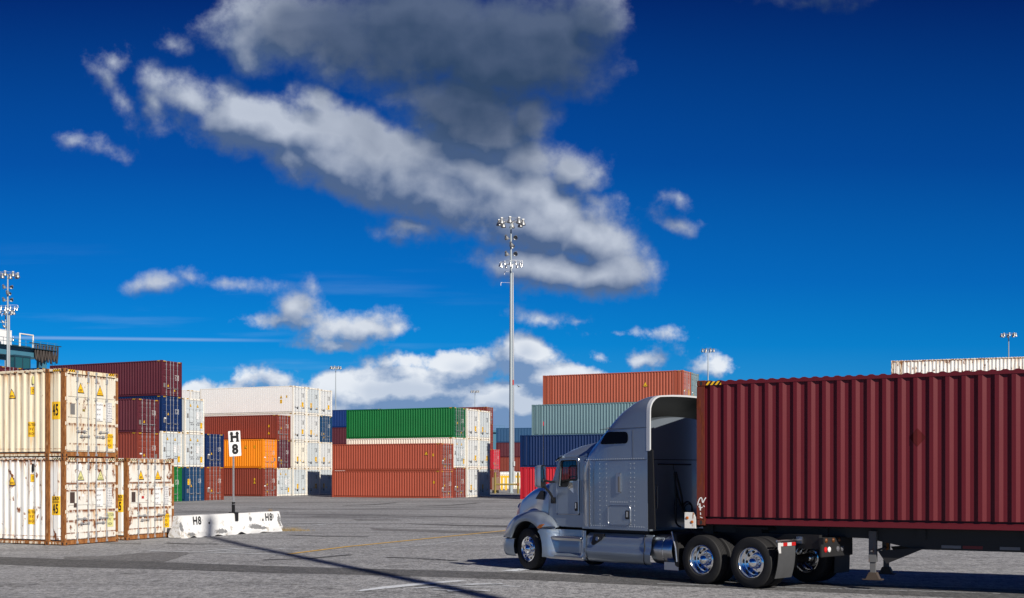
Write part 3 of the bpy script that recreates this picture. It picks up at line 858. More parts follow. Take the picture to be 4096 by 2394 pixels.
names = {(2, 0): 'pale grey white refrigerated container on the ground, left of two with shadow', (2, 1): 'grey white refrigerated container between two white ones, second level, left',
         (2, 2): 'white refrigerated container under the long topmost white one', (2, 3): 'long smooth white refrigerated container, topmost, side fully seen',
         (3, 0): 'pale refrigerated container on the ground crossed by a shadow edge', (3, 1): 'grey white refrigerated container, second level, right of its twin',
         (3, 2): 'white refrigerated container, third level, left of a dark blue one', (3, 3): 'light grey refrigerated container, topmost, middle of three door ends',
         (4, 0): 'refrigerated container in shadow on the ground beside the long brick red one', (4, 1): 'white refrigerated container under the dark blue one, left of the brick red pair',
         (4, 3): 'white refrigerated container, topmost at the right end of its block'}
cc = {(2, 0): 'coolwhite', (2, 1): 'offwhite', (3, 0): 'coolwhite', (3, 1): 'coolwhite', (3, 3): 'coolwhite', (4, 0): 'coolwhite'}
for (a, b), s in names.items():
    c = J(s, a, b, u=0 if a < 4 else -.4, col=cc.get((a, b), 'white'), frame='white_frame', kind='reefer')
    if (a, b) == (2, 3):
        on_side('warning_triangle', warning_label(.36), [M['yellow'], M['ink']], c, -1.55, 1.75, y=.006); on_side('caution_label', caution_label(), [M['yellow'], M['ink']], c, -1.55, 1.25, y=.006).scale *= .8
        on_side('height_label', small_label(), [M['yellow'], M['ink']], c, -.85, 1.75, y=.006)
J('dark teal blue container between two white refrigerated ones at the right end', 4, 2, u=-.4, col='teal')
put('white refrigerated container far back, just above the white stack left of the sign', (-35.6, 126.0), 3*HC, TH_J, col='white', frame='white_frame', kind='reefer', group=G3)
for k in range(3): put('white container far back, hidden beneath a white refrigerated one', (-35.6, 126.0), k*HC, TH_J, col='white', frame='white_frame', kind='reefer', group=G3, detail=False)

# --- right-middle block: brick red pair, green, refrigerated
TH_E = 25.4
PE = (-6.66, 106.44)
G4 = 'stacked containers around the green one'
cE = [0, 2.55, 5.37, 8.4]
def E_(label, c_, z, u=0, **k): return container(label, line(PE, TH_E, cE[c_], u, z), -R(TH_E), group=G4, **k)
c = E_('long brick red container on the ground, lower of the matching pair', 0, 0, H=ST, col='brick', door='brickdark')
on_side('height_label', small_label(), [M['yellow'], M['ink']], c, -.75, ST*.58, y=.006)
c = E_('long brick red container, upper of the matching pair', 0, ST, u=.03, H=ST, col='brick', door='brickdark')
on_side('warning_triangle', warning_label(.40), [M['yellow'], M['ink']], c, -1.60, ST*.64, y=.006); on_side('height_label', small_label(), [M['yellow'], M['ink']], c, -.85, ST*.57, y=.006)
E_('brown container door end on the ground right of the brick red pair', 1, 0, col='brown')
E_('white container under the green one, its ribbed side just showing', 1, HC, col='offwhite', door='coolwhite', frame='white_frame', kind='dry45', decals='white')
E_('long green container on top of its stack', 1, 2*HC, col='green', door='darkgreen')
nm = {(2, 0): 'white refrigerated container on the ground, left of a half shaded one', (2, 1): 'white refrigerated container, middle of three, directly right of a white ribbed one', (2, 2): 'white refrigerated container, topmost, directly right of the green door end',
      (3, 0): 'half shaded refrigerated container on the ground at the right end', (3, 1): 'pale refrigerated container, middle of three at the right end', (3, 2): 'pale refrigerated container, topmost at the right end by the mast'}
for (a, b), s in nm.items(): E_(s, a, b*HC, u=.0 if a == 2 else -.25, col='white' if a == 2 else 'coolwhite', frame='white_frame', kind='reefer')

# --- far rows seen through the gaps
G5 = 'containers in the far rows'
far = (-24.9+2.9, 172.0)
put('blue container far back between the white block and the green one', (-19.0, 164.5), 9.08, 24, H=ST, col='blue', group=G5, detail=False)
put('maroon container far back under the distant blue one', (-19.0, 164.5), 6.49, 24, H=ST, col='wine', group=G5, detail=False)
for k in range(2): put('white container far back under the distant maroon one', (-19.0, 164.5), 6.49-(k+1)*2.896, 24, H=HC, col='white', group=G5, detail=False)
put('red brown container far back, peeping over the white refrigerated ones', (-3.9, 172.5), 9.85, 24, H=ST, col='brown', group=G5)
for k in range(4): put('container far back hidden below the red brown one', (-3.9, 172.5), 9.85-(k+1)*ST+.001, 24, H=ST, col='brown', group=G5, detail=False)
for k, (cn, lb) in enumerate((('brown', 'brown red container far back behind the mast, second level'), ('wine', 'maroon container far back behind the mast, third level'), ('steelblue', 'steel blue container far back behind the mast, topmost'))):
    put(lb, (9.0, 199.0), (k+1)*ST, 14, H=ST, L=L45 if 0 else L40, col=cn, group=G5, detail=False)
put('white container far back behind the mast, on the ground', (9.0, 199.0), 0, 14, H=ST, col='white', group=G5, detail=False)
put('bright red container door end in the gap left of the mast, upper', (-2.75, 164.0), HC, 24, col='red', group=G5)
put('brown red container door end in the gap left of the mast, lower', (-2.75, 164.0), 0, 24, col='brown', group=G5)
put('white container with ribbed side behind yellow frames near the mast', (9.5, 166.0), 0, 12, H=2.2, col='offwhite', group=G5, detail=False)

# --- right block: four-high, stepped, behind the truck
TH_R = 25.5
PR = (.74+L45*math.cos(R(TH_R)), 103-L45*math.sin(R(TH_R)))
G6 = 'long stepped containers behind the truck'
def RR(label, t, lev, **k): return container(label, line(PR, TH_R, t, 0, lev*HC), -R(TH_R), L=L45, group=G6, **k)
RR('bright red container on the ground behind the truck hood', 0, 0, col='red', detail=False)
RR('navy blue container on top of the bright red one', 0, 1, col='navy', detail=False)
for lev in (0, 1): RR('blue container hidden behind the navy one', 2.5, lev, col='navy', detail=False)
RR('sage grey container above the navy one', 2.5, 2, col='sage', frame='sage_rust', detail=False)
for lev in (0, 1, 2): RR('container hidden behind the sage grey one', 5.05, lev, col='rust', detail=False)
c = RR('rust orange container, topmost, above the truck roof', 5.05, 3, col='rust')
on_side('warning_triangle', warning_label(.5), [M['yellow'], M['ink']], c, -3.55, 1.75, y=.006); on_end('caution_label', caution_label(), [M['yellow'], M['ink']], c, 1.9, 1.0)
for lev in (0, 1, 2): RR('grey container hidden behind the rust orange stack', 7.6, lev, col='grey', detail=False)
RR('pale grey blue container end, topmost, right of the rust orange one', 7.6, 3, col='sage')
PF = (31.1+L45*math.cos(R(20)), 93.3-L45*math.sin(R(20)))
for lev in range(3): put('container hidden behind the trailer at the right', PF, lev*HC, 20, L=L45, col='offwhite', group=G6, detail=False)
c = put('rusty white container showing above the trailer at the right edge', PF, 3*HC, 20, L=L45, col='offwhite', frame='rustrail', side='white45sideb', group=G6, detail=False)
# ------------------------------------------------------------------ the road tractor
# local frame: x forward, y to its left (the side the camera sees), z up, origin under the first drive axle
T_YAW = 48.5
t1 = Vector((3.70, 22.78))
fw = Vector((-math.cos(R(T_YAW)), math.sin(R(T_YAW)))); lf = Vector((-fw.y, fw.x))
org = t1-lf*1.22
pitch = math.atan2(gz(27.3)-gz(22.8), 5.6)
truck = thing('semi_truck', 'silver grey sleeper semi truck pulling the maroon container', 'truck', (org.x, org.y, gz(22.8)), rot=(0, -pitch, math.atan2(fw.y, fw.x)))
SV, BK, CH, DK = M['silver'], M['black'], M['chrome'], M['dark']

def bez(pts, n):
    """smooth sampling of a polyline (Catmull-Rom)"""
    pts = [Vector(p) for p in pts]; out = []
    for k in range(len(pts)-1):
        p0, p1, p2, p3 = pts[max(k-1, 0)], pts[k], pts[k+1], pts[min(k+2, len(pts)-1)]
        for j in range(n):
            t = j/n
            out.append(.5*((2*p1)+(p2-p0)*t+(2*p0-5*p1+4*p2-p3)*t*t+(3*p1-p0-3*p2+p3)*t**3))
    out.append(pts[-1]); return out
def interp(tab, x):
    tab = sorted(tab)
    if x <= tab[0][0]: return tab[0][1]
    for (a, va), (b, vb) in zip(tab, tab[1:]):
        if x <= b: return va+(vb-va)*(x-a)/(b-a)
    return tab[-1][1]
def smooth_tab(tab, n=8):
    p = bez([(a, b, 0) for a, b in sorted(tab)], n); return [(q.x, q.y) for q in p]

# --- sleeper shell with roof fairing
ROOF = smooth_tab([(1.45, 3.89), (1.78, 3.87), (2.1, 3.77), (2.45, 3.60), (2.9, 3.27), (3.2, 3.05), (3.55, 2.82), (3.62, 2.60)])
def shell_section(x, inset=0.0, z0=1.03):
    zt = interp(ROOF, x)-inset; hw = 1.20-inset
    nose = max(0, (x-2.6)/1.0)
    hw2 = hw-.10*nose**2
    rr = .34; pts = [(x, hw2, z0), (x, hw2, 1.6), (x, hw2, 2.2)]
    zs = zt-rr*1.05
    pts += [(x, hw2-.004, max(2.3, zs-.35)), (x, hw2-.012, zs)]
    for k in range(1, 8):
        a = math.pi/2*k/7
        pts.append((x, hw2-.012-rr*1.15*(1-math.cos(a)), zs+rr*math.sin(a)))
    pts += [(x, hw*.40, zt-rr*.05+.022), (x, hw*.18, zt-rr*.05+.032), (x, 0, zt-rr*.05+.035)]
    return pts
def mirror_rows(m, rows, mi=0):
    m.grid(rows, mi); m.grid([[(p[0], -p[1], p[2]) for p in r] for r in rows], mi, flip=True)
m = MB(); xs = [1.45+(3.60-1.45)*k/22 for k in range(23)]
mirror_rows(m, [shell_section(x) for x in xs])
# front closing face of the sleeper at both sides of the cab, and the lower front corner
last = shell_section(3.60)
mirror_rows(m, [[(p[0]+.0, p[1], p[2]) for p in last], [(3.74, min(p[1], 1.02), max(1.03, min(p[2], 2.62))) for p in last]])
m.box(1.46, 3.60, -1.19, 1.19, 1.02, 1.06)
# rows of rivets on the sleeper side
def rivet(x, z, y=1.203):
    m.lathe([(.0115, 0), (.009, .005), (.0, .008)], (x, y, z), (0, 1, 0), 6, 1)
for k in range(26): rivet(3.42-.074*k, 2.545, 1.204)
for xx in (3.30, 2.98, 2.76, 1.98, 1.86):
    for k in range(14): rivet(xx, 1.14+.10*k)
for k in range(26): rivet(3.42-.074*k, 1.10)
for k in range(8): rivet(2.62-.075*k, 1.62)
obj('sleeper', m.mesh('sleeper', smooth=35), [SV, M['rivet']], truck)
# inside of the fairing, rear wall and its arched top
m = MB(); xs2 = [1.455+(2.75-1.455)*k/10 for k in range(11)]
mirror_rows(m, [shell_section(x, .03, 3.0) for x in xs2])
obj('fairing_lining', m.mesh('fairing_lining', smooth=40), M['silverdark'], truck)
def arch(y): return 3.44-.16*(abs(y)/1.17)**2.2
m = MB(); ys = [-1.165+2.33*k/24 for k in range(25)]
m.grid([[(1.56, y, 1.06) for y in ys], [(1.56, y, 2.5) for y in ys], [(1.56, y, arch(y)) for y in ys]])
m.grid([[(1.56, y, arch(y)) for y in ys], [(1.80, y, arch(y)+.03) for y in ys], [(2.9, y, min(arch(y)+.02, 3.22)) for y in ys]])
rear = obj('rear_wall', m.mesh('rear_wall', smooth=40), SV, truck)
m = MB(); m.box(1.552, 1.56, -1.16, 1.16, 2.515, 2.53); obj('panel_seam', m, DK, rear)
# bright trailing edge of the fairing and black side extenders
m = MB()
sec = shell_section(1.45)
edge = [p for p in sec if p[2] > 2.65]; edge = [(1.45, 1.20, 2.70)]+edge
full = edge+[(p[0], -p[1], p[2]) for p in edge[::-1]]
rows = []
for p in full:
    c = Vector((0, p[1], p[2]-3.0)); d = Vector((0, p[1]*.9, (p[2]-2.9)*.9)).normalized()
    q = Vector(p); rows.append([q+Vector((.03, 0, 0))+d*.004, q+Vector((-.075, 0, 0))+d*.004, q+Vector((-.075, 0, 0))-d*.035, q+Vector((.0, 0, 0))-d*.035])
m.grid(rows, 0, closed=True)
obj('fairing_trim', m.mesh('fairing_trim', smooth=40), M['trimsilver'], truck)
for s in (1, -1):
    m = MB(); m.prism([(1.45, 1.06), (1.24, 1.06), (1.30, 2.72), (1.45, 2.72)], lambda p, t: (p[0], t*s, p[1]), 1.165, 1.195)
    obj('side_extender', m.mesh('side_extender'), BK, truck)
# seams of the sleeper side
m = MB(); m.box(1.47, 3.46, 1.2, 1.2035, 2.516, 2.524); m.box(1.90, 1.906, 1.2, 1.2035, 2.53, 3.16); m.box(1.47, 2.98, 1.192, 1.2, 3.190, 3.20)
m.box(3.325, 3.345, 1.2, 1.212, 1.06, 2.51)
obj('seam_lines', m, M['inkgrey'], truck)
def rrect(cx, cz, w, h, r, n=5):
    out = []
    for sx, sz, a0 in ((1, 1, 0), (-1, 1, 90), (-1, -1, 180), (1, -1, 270)):
        for k in range(n+1):
            a = R(a0+90*k/n); out.append((cx+sx*(w/2-r)+r*math.cos(a), cz+sz*(h/2-r)+r*math.sin(a)))
    return out
def rpoly(pts, r, n=4):
    """polygon with rounded corners"""
    out = []; N = len(pts)
    for k in range(N):
        p, a, b = Vector(pts[k]), Vector(pts[k-1]), Vector(pts[(k+1) % N])
        da, db = (a-p), (b-p); rr = min(r, da.length*.45, db.length*.45)
        p1, p2 = p+da.normalized()*rr, p+db.normalized()*rr
        for j in range(n+1):
            t = j/n; out.append(tuple((p1*(1-t)+p*t)*(1-t)+(p*(1-t)+p2*t)*t))
    return out
SIDEFN = lambda p, t: (p[0], t, p[1])
def side_plate(name, poly, y0, y1, mat, parent=truck, smooth=None):
    m = MB(); m.prism(poly, SIDEFN, y0, y1); return obj(name, m.mesh(name, smooth=smooth), mat, parent)
win = rpoly([(2.98, 2.87), (2.74, 3.14), (2.06, 3.12), (2.06, 2.87)], .10)
for s in (1, -1):
    side_plate('sleeper_window', win, s*1.17, s*1.207, M['darkglass'])
ht = rrect(2.345, 1.335, .70, .40, .07)
hd = side_plate('luggage_door', ht, 1.195, 1.209, SV)
m = MB(); m.tube([(p[0], 1.209, p[1]) for p in rrect(2.345, 1.335, .72, .42, .08)+[rrect(2.345, 1.335, .72, .42, .08)[0]]], .008, 6); obj('door_trim', m, M['alu'], hd)
m = MB(); m.prism(rrect(2.08, 1.35, .12, .19, .03), SIDEFN, 1.205, 1.215); h = obj('handle_recess', m, BK, hd)
m = MB(); m.prism(rrect(2.07, 1.36, .035, .12, .015), SIDEFN, 1.214, 1.230); obj('handle', m, CH, h)
m = MB(); m.prism(rrect(2.36, 2.03, .15, .44, .04), SIDEFN, 1.20, 1.225); v = obj('side_vent', m.mesh('side_vent', bevel=.006), M['alu'], truck)
m = MB(); m.prism(rrect(2.33, 2.00, .06, .34, .02), SIDEFN, 1.224, 1.228); obj('vent_shade', m, M['plate'], v)

# --- cab: two door sides with window openings, roof, windscreen
YC = 1.02
def ring_plate(m, outer, inner, y0, y1, mi=0):
    """plate with an opening; outer and inner have equal counts"""
    n = len(outer)
    def P(p, y): return (p[0], y, p[1])
    for k in range(n):
        j = (k+1) % n
        for y in (y0, y1): m.face([P(outer[k], y), P(outer[j], y), P(inner[j], y), P(inner[k], y)], mi)
        m.face([P(outer[k], y0), P(outer[j], y0), P(outer[j], y1), P(outer[k], y1)], mi)
        m.face([P(inner[k], y0), P(inner[j], y0), P(inner[j], y1), P(inner[k], y1)], mi)
def resample(poly, n):
    P = [Vector(p) for p in poly]; P.append(P[0]); L = [0]
    for a, b in zip(P, P[1:]): L.append(L[-1]+(b-a).length)
    out = []
    for k in range(n):
        d = L[-1]*k/n
        for i in range(len(L)-1):
            if L[i] <= d <= L[i+1]:
                out.append(tuple(P[i]+(P[i+1]-P[i])*((d-L[i])/max(L[i+1]-L[i], 1e-9)))); break
    return out
door_o = rpoly([(4.68, 1.32), (4.68, 2.00), (4.56, 2.60), (3.88, 2.60), (3.88, 1.32)], .07, 6)
win_i = rpoly([(4.60, 1.95), (4.52, 2.54), (3.95, 2.54), (3.95, 2.09), (4.22, 2.09), (4.30, 1.95)], .05, 5)
# match the two loops by angle from the window centre
def by_angle(poly, c, n=96):
    out = []
    for k in range(n):
        a = 2*math.pi*k/n; d = Vector((math.cos(a), math.sin(a))); best = None
        for p, q in zip(poly, poly[1:]+poly[:1]):
            p, q = Vector(p)-Vector(c), Vector(q)-Vector(c); e = q-p
            den = d.x*e.y-d.y*e.x
            if abs(den) < 1e-9: continue
            t = (p.x*e.y-p.y*e.x)/den; s_ = (p.x*d.y-p.y*d.x)/den
            if t > 0 and -1e-6 <= s_ <= 1+1e-6 and (best is None or t > best): best = t
        out.append(tuple(Vector(c)+d*(best or .01)))
    return out
cen = (4.25, 2.25)
for s in (1, -1):
    m = MB(); ring_plate(m, by_angle(door_o, cen), by_angle(win_i, cen), s*(YC-.05), s*(YC+.012))
    d = obj('cab_door', m.mesh('cab_door', smooth=30), SV, truck)
    m = MB(); m.face([(p[0], s*(YC-.02), p[1]) for p in win_i]); obj('door_window', m, M['cabglass'], d)
    wf = MB(); loop = [(p[0], s*(YC+.014), p[1]) for p in win_i]; wf.tube(loop+[loop[0]], .013, 6); obj('window_seal', wf, BK, d)
    tr = MB(); loop = [(p[0], s*(YC+.012), p[1]) for p in door_o]; tr.tube(loop+[loop[0]], .009, 6); obj('door_trim', tr, M['alu'], d)
    m = MB(); m.prism(rrect(3.98, 1.50, .10, .20, .03), SIDEFN, s*(YC+.010), s*(YC+.020)); h = obj('handle_recess', m, BK, d)
    m = MB(); m.prism(rrect(3.975, 1.52, .035, .13, .015), SIDEFN, s*(YC+.02), s*(YC+.036)); obj('handle', m, CH, h)
    m = MB(); m.tube([(3.855, s*(YC+.05), 1.35), (3.855, s*(YC+.05), 2.12)], .016, 8); m.box(3.84, 3.87, s*YC-.05, s*YC+.05, 1.36, 1.39); m.box(3.84, 3.87, s*YC-.05, s*YC+.05, 2.08, 2.11)
    obj('grab_rail', m, M['alu'], truck)
    if s == 1:
        m = MB(); m.prism([(4.22, 2.085), (4.31, 2.075), (4.10, 1.83), (4.17, 1.92)][::1], SIDEFN, YC+.010, YC+.016)
        m = MB(); m.prism([(4.28, 1.93), (4.20, 2.085), (4.10, 2.085), (4.07, 1.80)], SIDEFN, YC+.011, YC+.016); obj('bright_corner_plate', m, M['chrome'], d)
m = MB()
for s in (1, -1):
    y0, y1 = sorted((s*(YC-.05), s*YC))
    m.prism([(5.02, 1.05), (4.95, 2.08), (4.82, 2.10), (4.69, 2.02), (4.69, 1.31), (3.87, 1.31), (3.87, 2.61), (3.60, 2.70), (3.60, 1.05)], SIDEFN, y0, y1)
    m.prism([(4.84, 2.10), (4.58, 2.66), (3.87, 2.66), (3.87, 2.61), (4.57, 2.61), (4.69, 2.02)], SIDEFN, y0, y1)
m.box(3.55, 5.0, -YC+.05, YC-.05, 1.03, 1.10)
m.prism([(5.02, 1.08), (4.97, 2.08), (4.80, 2.10), (4.80, 1.08)], SIDEFN, -YC+.05, YC-.05)
obj('cab_body', m.mesh('cab_body', bevel=.006), SV, truck)
# cab roof, domed, with the visor lip in front
m = MB(); ctab = smooth_tab([(3.40, 2.93), (3.8, 2.90), (4.2, 2.83), (4.5, 2.76), (4.66, 2.70)])
rows = []
for k in range(15):
    x = 3.40+(4.66-3.40)*k/14; zt = interp(ctab, x); r = []
    for a in range(15):
        y = 1.03*(1-2*a/14); e = abs(y)/1.03
        r.append((x-.16*e**3*max(0, (x-4.1)/.56), y, zt+.05-.05*e**2-max(0, zt-2.62)*(max(0, e-.62)/.38)**2.2))
    rows.append(r)
m.grid(rows); obj('cab_roof', m.mesh('cab_roof', smooth=50), SV, truck)
m = MB(); rows = []
for a in range(15):
    y = 1.06*(1-2*a/14); e = abs(y)/1.06; x = 4.62-.12*e**3; z = 2.735-.10*e**3
    rows.append([(x-.06, y, z+.01), (x+.10, y, z-.03), (x+.20, y, z-.10), (x+.185, y, z-.115), (x+.08, y, z-.06), (x-.06, y, z-.04)])
m.grid(rows, closed=True); obj('sun_visor', m.mesh('sun_visor', smooth=50), SV, truck)
m = MB()
m.grid([[(4.84+.16*(1-(y/1.0)**2), y, 2.09), (4.59+.13*(1-(y/1.0)**2), y, 2.66)] for y in [-.96+1.92*k/12 for k in range(13)]])
obj('windscreen', m.mesh('windscreen', smooth=60), M['cabglass'], truck)
# inside: seats, dashboard, steering wheel
m = MB(); m.box(4.55, 4.85, -.95, .95, 1.55, 1.98); obj('dashboard', m.mesh('dashboard', bevel=.03), BK, truck)
for s in (1, -1):
    m = MB(); m.box(3.78, 4.25, s*.62-.26, s*.62+.26, 1.35, 1.62); m.box(3.74, 3.88, s*.62-.25, s*.62+.25, 1.6, 2.28); m.box(3.73, 3.83, s*.62-.15, s*.62+.15, 2.28, 2.48)
    obj('seat', m.mesh('seat', bevel=.04), BK, truck)
m = MB()
ring = [Vector((4.44, .62, 1.98))+Vector((.10*math.sin(a), .24*math.cos(a), .20*math.sin(a))) for a in [2*math.pi*k/24 for k in range(25)]]
m.tube(ring, .015, 6); m.tube([(4.44, .62, 1.98), (4.62, .62, 1.85)], .025, 6); m.tube([ring[0], ring[12]], .012, 5); obj('steering_wheel', m, BK, truck)

# --- hood
HT = smooth_tab([(4.98, 2.13), (5.4, 2.06), (5.9, 1.96), (6.3, 1.83), (6.6, 1.69), (6.82, 1.50)])
HWt = smooth_tab([(4.98, 1.00), (5.4, .93), (5.9, .80), (6.3, .70), (6.6, .63), (6.82, .55)])
m = MB(); rows = []
for k in range(19):
    x = 4.98+(6.84-4.98)*k/18; zt, hw = interp(HT, x), interp(HWt, x); r = []
    zb = .95
    r += [(x, hw+.03, zb), (x, hw+.02, (zb+zt)/2-.12), (x, hw, zt-.42), (x, hw-.03, zt-.26)]
    for a in range(1, 7):
        an = math.pi/2*a/6; r.append((x, hw-.03-.30*hw*(1-math.cos(an)), zt-.26+.22*math.sin(an)))
    r += [(x, hw*.35, zt-.012), (x, 0, zt)]
    rows.append(r)
mirror_rows(m, rows)
f0 = rows[-1]; mirror_rows(m, [f0, [(6.92, p[1]*.92, .70+(p[2]-.95)*.72) for p in f0], [(6.92, 0, .70+(p[2]-.95)*.72) for p in f0]])
hood = obj('hood', m.mesh('hood', smooth=50), SV, truck)
m = MB(); m.prism(rrect(0, 1.12, .80, .85, .12), lambda p, t: (t, p[0], p[1]), 6.90, 6.945); obj('grille', m, CH, hood)
m = MB(); m.prism(rpoly([(5.62, 1.66), (5.36, 1.86), (5.22, 1.83), (5.22, 1.64)], .03), lambda p, t: (p[0], t-(p[0]-5.4)*.17, p[1]), .90, .955)
vn = obj('hood_vent', m.mesh('hood_vent'), BK, hood)
m = MB(); m.tube([(4.99, 1.012, 1.1), (4.985, 1.015, 1.4), (4.975, 1.0, 1.85), (4.97, .93, 2.02)], .012, 6); obj('hood_gap', m, BK, hood)

# --- front fenders, one per side
FT = smooth_tab([(4.62, 1.03), (4.74, 1.17), (4.95, 1.29), (5.25, 1.37), (5.6, 1.385), (5.95, 1.33), (6.25, 1.22), (6.48, 1.04), (6.60, .86), (6.64, .74)])
WX, WZ, AR = 5.60, .49, .66
def lip(x):
    d = x-WX
    if abs(d) < AR*.93: return WZ+math.sqrt(max(0, AR*AR-d*d))
    return .96 if d < 0 else .74
for s in (1, -1):
    m = MB(); rows = []; N = 30
    for k in range(N+1):
        x = 4.62+(6.64-4.62)*k/N; zt = interp(FT, x); zl = min(lip(x), zt-.005)
        q_ = min(1, max(0, (x-4.58)/.62)); yo = 1.12+.12*q_*q_*(3-2*q_)-.14*max(0, (x-6.0)/.64)**2; yi = interp(HWt, x)-.02
        r = [(x, yo-.05, zl-.005), (x, yo, zl), (x, yo+.02, zl+(zt-zl)*.25), (x, yo+.005, zl+(zt-zl)*.5)]
        for a in range(1, 6):
            an = math.pi/2*a/5; r.append((x, yo+.005-.16*(1-math.cos(an)), zl+(zt-zl)*(.5+.45*math.sin(an))))
        r += [(x, yo-.30, zt), (x, (yi+yo-.3)/2, zt+.03), (x, yi, zt+.10)]
        rows.append([(p[0], p[1]*s, p[2]) for p in r])
    m.grid(rows, flip=(s < 0))
    fx = rows[-1]; m.grid([fx, [(6.62, p[1]*.97, .73) for p in fx]])
    f = obj('fender', m.mesh('fender', smooth=50), SV, truck)
    if s == 1:
        mm = MB(); mm.prism(rpoly([(5.16, 1.00), (5.06, 1.075), (4.93, 1.09), (5.05, .985)], .015), SIDEFN, 1.19, 1.262); obj('marker_lamp', mm, M['amber'], f)
        mm = MB(); pts = [(4.62, 1.14, 1.025), (4.82, 1.19, 1.025), (5.0, 1.245, 1.0), (5.10, 1.255, .955)]; mm.tube(bez(pts, 4), .010, 6); obj('fender_gap', mm, BK, f)
    mm = MB(); mm.prism(rpoly([(6.60, .98), (6.36, 1.16), (6.30, 1.02), (6.52, .86)], .03), lambda p, t: (p[0]+.0, t*s, p[1]), 1.10, 1.16); 
    # wheel well lining
    ww = MB(); ww.grid([[(WX+AR*math.cos(a), s*.62, WZ+AR*math.sin(a)), (WX+AR*math.cos(a), s*1.18, WZ+AR*math.sin(a))] for a in [math.pi*k/16 for k in range(17)]])
    ww.box(4.95, 6.25, s*.60-.01, s*.60+.01, .3, 1.2)
    obj('wheel_well', ww, DK, f)
# --- bumper
path = bez([(6.10, 1.20, 0), (6.38, 1.20, 0), (6.58, 1.14, 0), (6.76, .95, 0), (6.90, .6, 0), (6.95, 0, 0)], 5)
path = path+[Vector((p.x, -p.y, 0)) for p in path[-2::-1]]
m = MB(); rows = []
for p in path:
    n = Vector((p.x-6.0, p.y, 0)).normalized()
    rows.append([(p.x-n.x*.06, p.y-n.y*.06, .72), (p.x, p.y, .71), (p.x+n.x*.02, p.y+n.y*.02, .55), (p.x, p.y, .40), (p.x-n.x*.05, p.y-n.y*.05, .32), (p.x-n.x*.12, p.y-n.y*.12, .30)])
m.grid(rows); obj('bumper', m.mesh('bumper', smooth=50), SV, truck)

# --- lower side panels: step panel and tank fairing, per side
for s in (1, -1):
    m = MB(); rows = []
    zs = [.34, .40, .46, .52, .60, .68, .76, .80, .86, .92, .95, .975]
    for z in zs:
        xf = WX-math.sqrt(max(.01, (AR+.02)**2-(z-WZ)**2)) if z < 1.0 else 4.62
        if z >= .92: xf = 5.10-(z-.92)*1.2
        r = []
        for k in range(21):
            u = k/20; x = xf+(3.46-xf)*u
            base = 1.215 if .40 <= z <= .62 else 1.215-.04*abs(z-.5)
            inset = .0
            e = min(1, max(0, (4.72-x)/.16))*min(1, max(0, (x-3.56)/.22))
            e = e*e*(3-2*e)
            if z > .42: inset = e*(.11 if z < .80 else .19)
            e2 = min(1, max(0, (x-4.45)/.55)); base += .085*e2*e2*(3-2*e2)
            r.append((x, s*(base-inset), z))
        rows.append(r)
    m.grid(rows, flip=(s > 0))
    m.box(3.50, 4.80, *sorted((s*.95, s*1.10)), .32, .36)
    sp = obj('step_panel', m.mesh('step_panel', smooth=45), SV, truck)
    for z, x0, x1 in ((.80, 3.62, 4.70), (.375, 3.55, 4.80)):
        mm = MB(); mm.prism([(s*.98, z+.02), (s*1.20, z+.02), (s*1.225, z-.005), (s*1.19, z-.065), (s*.98, z-.065)], lambda p, t: (t, p[0], p[1]), x0, x1)
        st = obj('step', mm.mesh('step', bevel=.006), M['alu'], truck)
        tr = MB()
        for k in range(16): xx = x0+.08+(x1-x0-.16)*k/15; tr.box(xx-.012, xx+.012, *sorted((s*1.02, s*1.19)), z+.019, z+.030)
        obj('tread', tr, M['chrome'], st)
    m = MB(); rows = []
    prof = [(.30, 1.06), (.33, 1.14), (.40, 1.185), (.50, 1.20), (.56, 1.205), (.62, 1.195), (.70, 1.19), (.80, 1.18), (.88, 1.15), (.935, 1.08)]
    for k in range(17):
        u = k/16; x = 3.44+(1.34-3.44)*u
        fl = .035*max(0, (u-.86)/.14)
        wv = .05*u
        rows.append([(x+.06*math.sin((z-.3)/.67*math.pi) if 0 < k < 3 or k == 0 else x-(.10*(z-.64) if k == 16 else 0), s*(y+fl+(-.012 if .58 < z < .66+wv else 0)), z) for z, y in prof])
    m.grid(rows, flip=(s > 0))
    tf = obj('tank_fairing', m.mesh('tank_fairing', smooth=45), SV, truck)
    mm = MB(); mm.tube([(3.45+.06*math.sin((z-.3)/.67*math.pi), s*(y+.003), z) for z, y in prof], .014, 6); obj('panel_gap', mm, BK, tf)
    mm = MB(); mm.tube([(1.62-.06*math.sin((z-.3)/.67*math.pi), s*(y+.006), z) for z, y in prof], .012, 6); obj('panel_gap', mm, BK, tf)
    if s == 1:
        mm = MB(); mm.prism(rpoly([(3.20, .92), (2.86, .92), (2.93, .80), (3.22, .66), (3.28, .70)], .03), lambda p, t: (p[0], t-.12*max(0, p[1]-.80), p[1]), 1.15, 1.208); fr = obj('filler_recess', mm, BK, tf)
        mm = MB(); mm.lathe([(.0, .03), (.045, .03), (.05, 0)], (3.07, 1.195, .81), (0, 1, .1), 14); obj('filler_cap', mm.mesh('filler_cap', smooth=40), M['alu'], fr)
    m = MB(); m.lathe([(.0, -.35), (.27, -.35), (.31, -.31), (.312, .27), (.285, .31), (.0, .33)], (1.10, s*.86, .64), (-1, 0, 0), 32)
    m.tube([(1.05, s*.86+.315*math.cos(a), .64+.315*math.sin(a)) for a in [2*math.pi*k/24 for k in range(25)]], .012, 5)
    obj('fuel_tank', m.mesh('fuel_tank', smooth=40), M['alu'], truck)

